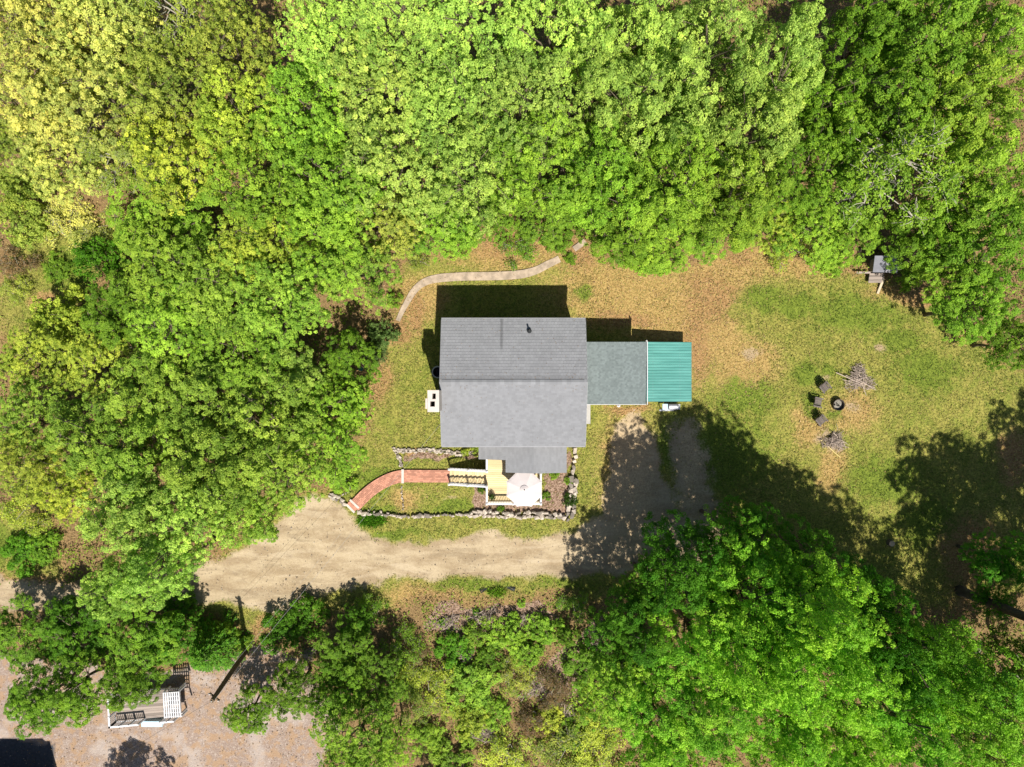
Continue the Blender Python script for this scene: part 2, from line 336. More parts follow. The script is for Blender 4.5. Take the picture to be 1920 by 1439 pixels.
def litter_mat():
    m, nt = newmat('dead_leaves'); g = N(nt); t = g.attr('tint').outputs['Fac']; t2 = g.attr('tint2').outputs['Fac']
    c = g.mix(t2, (.15, .085, .035), (.40, .275, .14)); k = g.n('ShaderNodeVectorMath', operation='SCALE'); g.put(k.inputs[0], c); g.put(k.inputs['Scale'], g.math('ADD', .6, g.math('MULTIPLY', t, .7)))
    g.out(g.princ(k.outputs[0], .8, .2)); return m
LITM = litter_mat()
x, y, m_, rs = scatter(110000, 23, lambda m, x, y: (1-m['clear'])**2*(1-m['dirt'])*(1-m['gravel'])*(vnoise(x, y, .7, 36) > .3)*(.3+.7*(vnoise(x, y, 2.4, 37) > .42)), -46, 46, -36, 36)
n = len(x); hh = (vnoise(x, y, 1.3, 38))*.9+.05; um = leaves_mesh('undergrowth', LEAF, np.stack([x, y, hh*rs.uniform(.3, 1, n)], 1), nrmz(np.stack([rs.normal(0, .5, n), rs.normal(0, .5, n), np.ones(n)], 1)), nrmz(np.stack([rs.normal(size=n), rs.normal(size=n), rs.normal(0, .2, n)], 1)), rs.uniform(.12, .24, n), rs.uniform(.08, .13, n))
tints(um, rs.rand(n), np.clip(rs.rand(n)*.5+vnoise(x, y, .4, 39)*.6, 0, 1), 4)
uo = bpy.data.objects.new('undergrowth', um); C.objects.link(uo); uo['kind'] = 'stuff'; uo.color = (.15, .235, .025, 1); tag(uo, 'low green undergrowth of weeds and seedlings under the trees', 'undergrowth')
x, y, m_, rs = scatter(9000, 24, lambda m, x, y: np.clip(m['dirt']*(.35+.65*(vnoise(x, y, .9, 41) > .5))+m['gravel']*.7+m['mulch']*.5, 0, 1)*(~inhouse(x, y)))
n = len(x); sz = rs.uniform(.015, .042, n)*np.where(rs.rand(n) < .06, 1.8, 1); tz = np.zeros(n)-.075
pbv = np.empty((n, 5, 3)); ang = rs.rand(n)*6.28
for k in range(4): pbv[:, k] = np.stack([x+sz*np.cos(ang+k*1.57)*rs.uniform(.7, 1.2, n), y+sz*np.sin(ang+k*1.57)*rs.uniform(.7, 1.2, n), tz], 1)
pbv[:, 4] = np.stack([x, y, tz+.06+sz*.7], 1); b5 = (np.arange(n)*5)[:, None]
pbf = np.concatenate([np.concatenate([b5+k, b5+(k+1) % 4, b5+4], 1) for k in range(4)])
pm_, pnt = newmat('pebble'); pg = N(pnt); pg.out(pg.princ(pg.mix(pg.attr('tint').outputs['Fac'], (.17, .13, .10), (.46, .40, .33)), .9, .2))
pme = npmesh('pebbles', pbv.reshape(-1, 3), pbf, pm_); tints(pme, rs.rand(n), rs.rand(n), 5)
po = bpy.data.objects.new('pebbles', pme); C.objects.link(po); po['kind'] = 'stuff'; tag(po, 'small loose stones lying on the dirt drive and the gravel yard', 'pebbles')
x, y, m_, rs = scatter(80000, 22, lambda m, x, y: np.clip(m['litter']*.9+m['dry']*.45+m['gravel']*.22*(vnoise(x, y, .6, 35) > .5)+.07, 0, 1)*(1-m['dirt']*.992)*(~inhouse(x, y)))
n = len(x); lm = leaves_mesh('fallen_leaves', LITM, np.stack([x, y, rs.uniform(.0, .07, n)], 1), nrmz(np.stack([rs.normal(0, .5, n), rs.normal(0, .5, n), np.ones(n)], 1)), nrmz(np.stack([rs.normal(size=n), rs.normal(size=n), rs.normal(0, .2, n)], 1)), rs.uniform(.07, .15, n), rs.uniform(.05, .09, n))
tints(lm, rs.rand(n), np.clip(rs.rand(n)*.8+.2*m_['dry'], 0, 1), 4)
lo_ = bpy.data.objects.new('fallen_leaves', lm); C.objects.link(lo_); lo_['kind'] = 'stuff'; tag(lo_, 'dry brown fallen leaves strewn along the edge of the woods', 'fallen leaves')

# ---------------------------------------------------------------- tree builders
def crown_mesh(name, seed, R0, zb, zt, nl, rl, ncl, lpc, ls, cr, upb=.6, fill=.25, squash=.7, mat=LEAF, elong=1.5, zj=.72, cj=.0, lv=.35):
    rs = np.random.RandomState(seed)
    r = R0*np.sqrt(rs.rand(nl))*.88; th = rs.rand(nl)*2*np.pi
    rr = rl*rs.uniform(.65, 1.35, nl)
    top = np.sqrt(np.clip(1-(r/R0)**2, 0.02, 1)); zc = zb+(zt-zb)*top*rs.uniform(zj, 1.0, nl)-rr*.6
    low = rs.rand(nl) < .18; zc[low] = zb+(zc[low]-zb)*rs.uniform(.2, .7, low.sum())
    cen = np.stack([r*np.cos(th), r*np.sin(th), zc], 1)
    pw = rr**2; li = rs.choice(nl, ncl, p=pw/pw.sum())
    d = rs.normal(size=(ncl, 3)); d[:, 2] = np.abs(d[:, 2])*1.1-.35; d = nrmz(d)
    dep = np.where(rs.rand(ncl) < fill, rs.uniform(.2, .9, ncl), rs.uniform(.9, 1.08, ncl))
    p = cen[li]+d*(rr[li]*dep)[:, None]*np.array([1, 1, squash])
    p[:, 2] += rs.normal(0, 1, ncl)*cj
    # drop clusters buried in other lobes
    bur = np.zeros(ncl, bool)
    for k in range(nl):
        q = (p-cen[k])/np.array([1, 1, squash]); dd = np.linalg.norm(q, axis=1); bur |= (dd < rr[k]*.62) & (li != k) & (p[:, 2] < cen[k, 2]+rr[k]*.3)
    keep = ~bur | (rs.rand(ncl) < .12); p = p[keep]; d = d[keep]; li = li[keep]; ncl = len(p)
    cn = nrmz(d*(1-upb)+np.array([0, 0, 1])*upb+rs.normal(0, .18, (ncl, 3)))
    a = nrmz(np.cross(cn, rs.normal(size=(ncl, 3)))); b = np.cross(cn, a)
    n = ncl*lpc; ci = np.repeat(np.arange(ncl), lpc)
    sc = rs.uniform(.7, 1.3, ncl)[ci]
    ra = np.sqrt(rs.rand(n))*cr*sc; an = rs.rand(n)*2*np.pi
    off = a[ci]*(ra*np.cos(an))[:, None]+b[ci]*(ra*np.sin(an))[:, None]+cn[ci]*(rs.normal(0, .12, n)*cr-ra*ra/cr*.35/ sc)[:, None]
    c = p[ci]+off
    ln = nrmz(cn[ci]+rs.normal(0, .42, (n, 3))+nrmz(off)*.25)
    ax = nrmz(np.cross(ln, rs.normal(size=(n, 3))))
    L = ls*rs.uniform(.7, 1.3, n)
    me = leaves_mesh(name, mat, c, ln, ax, L, L/elong)
    ct = rs.rand(ncl); lt = rs.rand(nl)
    zz = np.clip((p[:, 2]-zb)/(zt-zb), 0, 1)
    tints(me, np.clip(.3*lt[li][ci]+.35*ct[ci]+.35*rs.rand(n), 0, 1), np.clip(lv*(lt**(1 if lv < .5 else 1.4))[li][ci]+(1-lv)*.5*(ct[ci]+rs.rand(n)), 0, 1), 4)
    return me, cen, rr, p
def branch_mesh(name, seed, cen, rr, p, zb, r0, mat, twigs=60, out=.0):
    R = random.Random(seed); m = MB()
    prim = max(5, len(cen)//7)
    for i, (c, q) in enumerate(zip(cen, rr)):
        if i >= prim:
            j = int(np.argmin(np.linalg.norm(cen[:prim]-c, axis=1))); a = Vector(cen[j])*.75; a.z = min(cen[j][2], c[2])-.4; md = (a+Vector(c))/2+Vector((R.uniform(-.15, .15), R.uniform(-.15, .15), .1))
            m.tube([a, md, c], [r0*.2, r0*.15, r0*.07], 4, R.random(), cap=False); continue
        s = R.uniform(.35, .85)*zb; h = math.hypot(c[0], c[1]); s = max(s, zb-h*.4)
        mid = (c[0]*.45+R.uniform(-.2, .2), c[1]*.45+R.uniform(-.2, .2), s+(c[2]-s)*.6)
        m.tube([(0, 0, s), mid, (c[0], c[1], c[2])], [r0*.45, r0*.28, r0*.1], 5, R.random())
    for k in range(twigs):
        q = p[R.randrange(len(p))]; j = int(np.argmin(np.linalg.norm(cen-q, axis=1))); c = cen[j]
        e = Vector(q)+(Vector(q)-Vector(c))*out; mid = (Vector(c)+e)/2+Vector((R.uniform(-.1, .1), R.uniform(-.1, .1), .05))
        m.tube([c, mid, e], [r0*.11, r0*.08, r0*.035], 4, R.random(), cap=False)
    return m.mesh(name, mat)
def trunk_mesh(name, zt, r0, mat, seed=0):
    R = random.Random(seed); m = MB(); n = 7
    m.tube([(R.uniform(-.1, .1)*k, R.uniform(-.1, .1)*k, zt*k/n-.15) for k in range(n+1)], [r0*(1.35 if k == 0 else 1)*(1-.75*k/n) for k in range(n+1)], 8, .5)
    return m.mesh(name, mat, smooth=True)
KIND = {}
def variant(kind, seed, H, R0, zb, nl, rl, ncl, lpc, ls, cr, r0, bark=BARK, twigs=60, out=0., **kw):
    cm, cen, rr, p = crown_mesh('crown', seed, R0, zb, H, nl, rl, ncl, lpc, ls, cr, **kw)
    KIND.setdefault(kind, []).append((H, R0, cm, branch_mesh('branches', seed, cen, rr, p, zb, r0, bark, twigs, out), trunk_mesh('trunk', max(H*.86, .3), r0, bark, seed)))
for s in (1, 2): variant('fine', s, 12, 3.6, 6.6, 58, .74, 1150, 34, .10, .17, .17, twigs=110, zj=.35, cj=.45, squash=.9, upb=.5)
for s in (3, 4): variant('fine', s, 12, 3.6, 6.6, 50, .8, 840, 38, .118, .20, .17, twigs=110, zj=.35, cj=.45, squash=.9, upb=.5)
for s in (11, 12, 13, 14): variant('clump', s, 12, 3.8, 5.8, 66, .66, 1050, 44, .115, .23, .2, twigs=110, upb=.42, fill=.06, squash=1.1, zj=.2, cj=.1)
for s in (61, 62, 63): variant('mass', s, 12, 3.8, 5.8, 42, .95, 1150, 46, .108, .24, .2, twigs=60, upb=.5, fill=.04, squash=1.15, zj=.15, cj=.08, lv=.8)
for s in (21, 22): variant('airy', s, 12, 4.0, 7.0, 40, .8, 620, 16, .15, .26, .17, bark=PALEBARK, twigs=330, out=.25)
for s in (31, 32, 33): variant('bush', s, 2.4, 1.7, .3, 26, .42, 460, 20, .11, .15, .05, twigs=90, squash=.9, zj=.25, cj=.16, upb=.4)
for s in (41, 42): variant('scrub', s, 1.6, 1.9, .2, 16, .5, 340, 13, .10, .22, .04, bark=PALEBARK, twigs=300, out=.35)
def conifer_mesh(seed, Rr, H, nb=15):
    rs = np.random.RandomState(seed); cs = []; ax = []
    for lv in range(nb):
        f = lv/nb; z = H*(.1+.88*f); rad = Rr*(1-f)**.75+.12; k = 16
        for b in range(k):
            th = rs.rand()*6.283; q = int(30*rad/Rr)+8; t = np.sqrt(rs.rand(q)); sp = rs.normal(0, .12, q)*(1-t*.5)
            x = rad*t*np.cos(th)-sp*np.sin(th); y = rad*t*np.sin(th)+sp*np.cos(th); zz = z-.35*rad*t**2+rs.normal(0, .03, q)
            cs.append(np.stack([x, y, zz], 1)); a2 = th+rs.normal(0, .6, q); ax.append(np.stack([np.cos(a2), np.sin(a2), rs.normal(-.15, .2, q)], 1))
    c = np.concatenate(cs); ax = nrmz(np.concatenate(ax)); up = nrmz(rs.normal(0, .4, c.shape)+np.array([0, 0, 1])); bt = nrmz(np.cross(up, ax)); nn = nrmz(np.cross(ax, bt)); n = len(c)
    me = leaves_mesh('crown', LEAF, c, nn, ax, rs.uniform(.12, .24, n), rs.uniform(.035, .07, n)); tints(me, rs.rand(n), rs.rand(n), 4); return me
for s, H, r_ in ((51, 5, 1.9), (52, 2.6, 1.9)):
    m = MB(); rs_ = random.Random(s)
    for k in range(24):
        a = rs_.random()*6.28; z = H*rs_.uniform(.1, .7); q = r_*(1-z/H)*.9; m.tube([(0, 0, z), (q*math.cos(a), q*math.sin(a), z-.15)], [.03, .01], 4)
    KIND.setdefault('conifer', []).append((H, r_, conifer_mesh(s, r_, H), m.mesh('branches', BARK), trunk_mesh('trunk', H*.95, .09, BARK, s)))
PAL = dict(straw=(.43, .47, .11), olive=(.27, .35, .055), wood=(.085, .24, .014), woodlit=(.225, .44, .034), lime=(.325, .475, .088), west=(.255, .40, .05), fresh=(.225, .38, .036), green=(.15, .285, .022), deep=(.095, .24, .014), dark=(.05, .11, .012), gold=(.35, .42, .06), brown=(.21, .145, .07), blue=(.12, .19, .05), yell=(.34, .42, .05))  # wood and woodlit: one wood's shaded and sunlit sides put into leaf colour
GRP = {'tree': 'trees of the woods around the clearing', 'bush': 'bushes and saplings growing among the trees'}
cnt = [0]
def plant(px, py, r, h, kind, col, label, name=None, cat=None, sq=1.0, jit=.045):
    V = KIND[kind]; k = cnt[0]; cnt[0] += 1; H, R0, cm, bm, tm = V[k % len(V)]
    hm = h*.8; loc = P(px, py, hm); loc.z = -.03; rw = r/25*(1-hm/CH)
    isb = kind in ('bush', 'scrub') or h < 4
    name = name or ('bush' if isb else 'tree'); cat = cat or ('bush' if isb else 'tree')
    o = bpy.data.objects.new(name, None); C.objects.link(o); o.empty_display_size = .3; o.location = loc; s = rw/R0*(.99 if h > 5 else 1.0)
    o.scale = (s, s*sq, h/H); rr = random.Random(k*17+3); o.rotation_euler = (rr.uniform(-.04, .04), rr.uniform(-.04, .04), rr.uniform(0, 6.28) if sq == 1 else 0)
    o['label'] = label; o['category'] = cat; o['group'] = GRP['bush' if cat == 'bush' else 'tree']
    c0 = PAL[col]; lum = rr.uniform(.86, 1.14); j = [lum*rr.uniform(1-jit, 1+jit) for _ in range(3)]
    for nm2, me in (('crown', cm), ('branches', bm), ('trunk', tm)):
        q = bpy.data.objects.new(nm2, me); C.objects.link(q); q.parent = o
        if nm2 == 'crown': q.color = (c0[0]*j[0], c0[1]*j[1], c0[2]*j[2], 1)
    return o
TREES = [
# north-west woods
(45,35,120,13,'fine','straw','straw-yellow tree filling the very top left corner'),
(190,50,115,13,'fine','straw','straw-yellow tree along the top edge, second from the left corner'),
(325,20,95,12,'airy','olive','thin olive tree at the top edge with bare pale limbs showing'),
(418,85,86,12,'fine','olive','olive tree at the top edge left of the dark gap in the canopy'),
(618,45,108,14,'fine','lime','pale lime tree at the top edge just right of the dark gap in the canopy'),
(745,40,120,15,'fine','lime','lime tree at the top edge, second to the right of the dark canopy gap'),
(900,50,120,15,'fine','lime','lime tree in the top row almost straight above the house chimney side'),
(1050,45,115,15,'fine','lime','lime tree in the top row straight above the right half of the grey house roof'),
(1195,40,110,15,'clump','lime','clumpy lime tree in the top row above the grey-green wing roof'),
(1335,60,110,16,'clump','lime','clumpy lime tree in the top row right of the one above the wing roof'),
(1462,80,105,16,'clump','lime','bright clumpy tree at the top whose right side ends in a dark notch'),
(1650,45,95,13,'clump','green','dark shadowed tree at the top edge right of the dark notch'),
(1760,55,115,14,'clump','fresh','bright green tree at the top edge next to the right corner one'),
(1890,60,110,14,'clump','fresh','bright green tree filling the very top right corner'),
(50,165,110,12,'fine','straw','straw-yellow tree at the left edge, just below the top corner'),
(175,175,115,12,'fine','straw','broad straw-yellow crown one tree in from the left edge, second row down'),
(310,170,110,12,'fine','olive','olive crown below the thin tree with bare pale limbs'),
(440,215,105,12,'fine','yell','yellow-green crown below the dark gap in the top left canopy'),
(575,185,110,13,'fine','fresh','fresh green crown below and right of the dark canopy gap'),
(710,165,120,14,'fine','lime','lime crown in the second row, third left of the house ridge centre'),
(850,185,120,15,'fine','lime','lime crown in the second row above the chimney end of the house'),
(990,180,115,15,'fine','lime','lime crown in the second row above the middle of the house'),
(1125,175,115,15,'clump','lime','clumpy crown in the second row above the joint of house and wing'),
(1265,200,115,16,'clump','lime','clumpy crown in the second row above the teal shed roof'),
(1405,215,120,16,'clump','lime','big pale clumpy crown left of the shaded trees of the upper right woods'),
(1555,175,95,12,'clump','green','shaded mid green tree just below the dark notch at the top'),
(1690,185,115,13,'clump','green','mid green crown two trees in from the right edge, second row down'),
(1835,200,125,14,'clump','fresh','bright green crown at the right edge, second row down'),
(15,275,60,8,'fine','olive','small shaded olive tree at the left edge below the straw-yellow trees'),
(105,290,95,9,'fine','straw','low straw-yellow tree where the woods curve down at the left'),
(205,290,75,9,'airy','olive','half bare tree with lilac brown twigs in the upper left woods'),
(330,295,100,11,'fine','yell','yellow-green crown above the bright green round tree of the left woods'),
(290,395,115,6,'clump','fresh','low bright green round tree in the upper left woods'),
(465,335,110,12,'fine','fresh','fresh green crown right of the gap with fallen limbs'),
(600,325,115,13,'fine','fresh','fresh green crown in the third row up and left of the curved path'),
(735,305,115,14,'fine','lime','lime crown in the third row above the left end of the curved path'),
(870,320,115,14,'fine','lime','lime crown in the third row above the middle of the curved path'),
(1005,310,115,14,'fine','fresh','fresh green crown in the third row above the broken end of the curved path'),
(1140,310,110,14,'clump','fresh','clumpy fresh crown in the third row right of the curved path'),
(1270,325,110,15,'clump','fresh','clumpy fresh crown in the third row above the teal shed roof'),
(1395,345,110,13,'clump','fresh','clumpy fresh crown behind the straw patch at the back of the lawn'),
(1530,315,100,12,'fine','green','mid green tree left of the thin tree with white branches'),
(1680,320,140,13,'airy','fresh','wide thin-leaved tree with many fine white branches in the upper right woods'),
(1850,330,115,13,'clump','fresh','bright green crown at the right edge beside the thin white-branched tree'),
(490,450,100,10,'fine','yell','yellow-green crown with pale limbs beside the low bright round tree'),
(600,440,105,11,'fine','fresh','fresh green crown up-left of the start of the curved path'),
(715,415,85,9,'fine','olive','brownish olive tree hanging over the back corner of the left lawn'),
(810,400,85,8,'fine','fresh','fresh green tree just behind the curved path, left half'),
(905,385,75,7,'fine','green','mid green tree behind the middle of the curved path'),
(1010,385,75,6,'fine','green','low mid green tree behind the broken end of the curved path'),
(1100,380,56,6,'clump','green','mid green tree right behind the short broken piece of path'),
(1180,415,85,9,'clump','green','leafy tree bulging over the back lawn above the wing roof'),
(1255,440,70,7,'clump','fresh','bright tree with a dark hollow reaching furthest onto the back lawn'),
(1350,410,80,7,'clump','fresh','bright tree at the back lawn above the teal shed roof'),
(1445,420,60,5,'fine','yell','low yellow-green sapling at the back of the lawn, beside orange leaves'),
(1530,430,75,6,'fine','fresh','low fresh green tree between the yellow sapling and the grey hut'),
(1608,438,62,6,'clump','fresh','fresh green tree overhanging the left side of the grey hut'),
(1752,428,78,9,'clump','green','mid green tree overhanging the right side of the grey hut'),
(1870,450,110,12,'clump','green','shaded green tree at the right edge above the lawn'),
(1795,510,66,8,'clump','fresh','bright green tree at the lawn edge right of the grey hut'),
(1855,570,75,9,'clump','fresh','bright green tree leaning over the right end of the lawn'),
(1925,640,60,7,'clump','green','green tree cut off by the right edge beside the lawn'),
# west woods
(165,480,50,4,'bush','deep','deep green shrub standing in pale grass on the left'),
(300,500,110,8,'fine','fresh','mid green crown below the low bright round tree of the left woods'),
(415,540,105,10,'fine','west','fresh green crown in the middle of the west woods'),
(520,555,95,11,'fine','west','yellowish crown left of the dark hole in the west woods'),
(662,508,84,9,'fine','west','fresh green tree left of the curved path'),
(215,580,80,7,'clump','green','dark-sided tree at the left of the west woods above the brown gap'),
(330,610,100,9,'fine','fresh','mid green crown above the brown gap of the west woods'),
(450,660,105,9,'fine','fresh','mid green crown left of the dark hole in the west woods'),
(655,672,60,6,'clump','green','shaded green tree right below the dark hole in the west woods'),
(535,712,72,8,'clump','lime','pale lime crown below the dark hole in the west woods'),
(85,590,65,4,'bush','yell','yellow-green bush at the left edge beside pale dry grass'),
(55,680,75,5,'fine','yell','low yellow-green tree at the left edge'),
(165,690,75,6,'fine','yell','yellow-green tree next in from the left edge tree with bare twigs'),
(270,740,95,9,'clump','west','fresh crown in the lower west woods with a short white limb beside it'),
(385,760,100,10,'clump','west','fresh crown in the centre of the lower west woods'),
(500,790,105,10,'clump','west','clumpy crown left of the pale bright tree at the side lawn'),
(625,760,70,7,'fine','fresh','dense fresh tree whose edge meets the lawn left of the chimney'),
(50,790,80,7,'fine','west','fresh green tree at the left edge above the golden one'),
(45,880,75,8,'fine','gold','golden yellow flowering tree at the left edge'),
(150,820,90,9,'clump','west','fresh crown beside the golden flowering tree'),
(260,860,100,10,'clump','west','fresh crown left of a dark gap in the lower west woods'),
(385,880,110,12,'clump','west','broad crown in the lower west woods left of the dirt turning area'),
(520,880,95,10,'fine','west','fresh crown at the top of the dirt turning area'),
(605,850,75,8,'fine','fresh','fresh tree at the corner of the side lawn above the brick walk'),
(110,920,65,7,'fine','yell','yellow-green tree beside the grassy strip at the left'),
(235,975,100,12,'clump','lime','pale lime crown overhanging the dirt road on the left'),
(350,978,85,11,'fine','lime','pale crown hanging over the bend of the dirt road'),
(455,960,75,9,'fine','west','bright tree whose leaf tips reach the dirt turning area'),
(268,1085,76,13,'clump','lime','pale tall crown hanging right across the dirt road'),
(195,1110,62,10,'clump','lime','pale tall crown across the dirt road, its left neighbour bare ground'),
# south-west
(35,1190,75,5,'clump','green','green tree at the left edge below the dirt road'),
(130,1200,75,5,'clump','deep','deep green tree between the dirt road and the pink gravel'),
(245,1210,85,6,'clump','green','green tree above the white railed deck'),
(310,1205,55,5,'clump','deep','dark tree left of the feathery evergreen'),
(375,1235,62,4.5,'conifer','deep','feathery evergreen beside the utility pole'),
(50,1325,70,7,'clump','green','green tree over the gravel at the left edge'),
(120,1305,72,7,'clump','green','green tree covering the left end of the white railed deck'),
(232,1285,60,7,'clump','green','green tree covering the back of the white railed deck'),
(515,1195,42,2.2,'bush','deep','dark shaded bush at the foot of the utility pole'),
(455,1345,50,5,'clump','green','outermost green branch of the tree right of the gravel'),
(545,1310,62,6,'clump','green','green tree at the right side of the pink gravel'),
(640,1235,62,5,'clump','green','green tree below the dirt road right of the utility pole'),
(662,1175,36,3.4,'clump','deep','dark tree casting shade beside the dirt road'),
(705,1290,64,5,'fine','green','mid green tree left of the bramble patch'),
(630,1310,62,6,'clump','green','green tree between the gravel and the bramble patch'),
(660,1395,85,8,'fine','fresh','fresh tree at the bottom edge right of the gravel'),
(735,1400,50,6,'fine','fresh','fresh tree at the bottom edge beside the dark hollow'),
# south-east
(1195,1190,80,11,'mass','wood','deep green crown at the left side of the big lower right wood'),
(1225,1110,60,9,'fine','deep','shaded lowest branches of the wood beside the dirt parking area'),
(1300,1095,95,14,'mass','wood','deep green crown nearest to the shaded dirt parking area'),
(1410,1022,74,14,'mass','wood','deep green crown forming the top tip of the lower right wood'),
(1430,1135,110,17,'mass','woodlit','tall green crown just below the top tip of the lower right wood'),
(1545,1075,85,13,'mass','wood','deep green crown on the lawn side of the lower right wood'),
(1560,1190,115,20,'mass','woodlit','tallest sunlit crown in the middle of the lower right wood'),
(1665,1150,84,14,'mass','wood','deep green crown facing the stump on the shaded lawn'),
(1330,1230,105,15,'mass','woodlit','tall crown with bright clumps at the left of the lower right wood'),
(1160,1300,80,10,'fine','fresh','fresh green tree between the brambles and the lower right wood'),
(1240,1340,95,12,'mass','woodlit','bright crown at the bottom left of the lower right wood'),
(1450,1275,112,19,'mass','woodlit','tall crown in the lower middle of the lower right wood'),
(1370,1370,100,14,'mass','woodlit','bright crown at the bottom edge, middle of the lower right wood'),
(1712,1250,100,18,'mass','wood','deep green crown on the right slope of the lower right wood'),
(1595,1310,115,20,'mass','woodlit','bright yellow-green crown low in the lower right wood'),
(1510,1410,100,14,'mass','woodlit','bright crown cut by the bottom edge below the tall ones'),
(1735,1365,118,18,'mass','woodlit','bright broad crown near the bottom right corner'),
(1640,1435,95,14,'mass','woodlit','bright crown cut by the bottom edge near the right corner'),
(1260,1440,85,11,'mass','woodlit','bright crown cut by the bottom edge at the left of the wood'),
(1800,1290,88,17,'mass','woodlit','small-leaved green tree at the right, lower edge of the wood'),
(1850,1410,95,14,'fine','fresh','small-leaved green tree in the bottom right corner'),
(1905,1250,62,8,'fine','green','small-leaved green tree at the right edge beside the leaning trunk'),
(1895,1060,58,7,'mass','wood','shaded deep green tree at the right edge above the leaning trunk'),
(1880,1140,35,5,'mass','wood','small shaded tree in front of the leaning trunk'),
]
for t in TREES: plant(*t)
TREES2 = [(1893,1335,66,8,'fine','green','small-leaved green tree at the right edge below the leaning trunk')]
for t in TREES2: plant(*t)
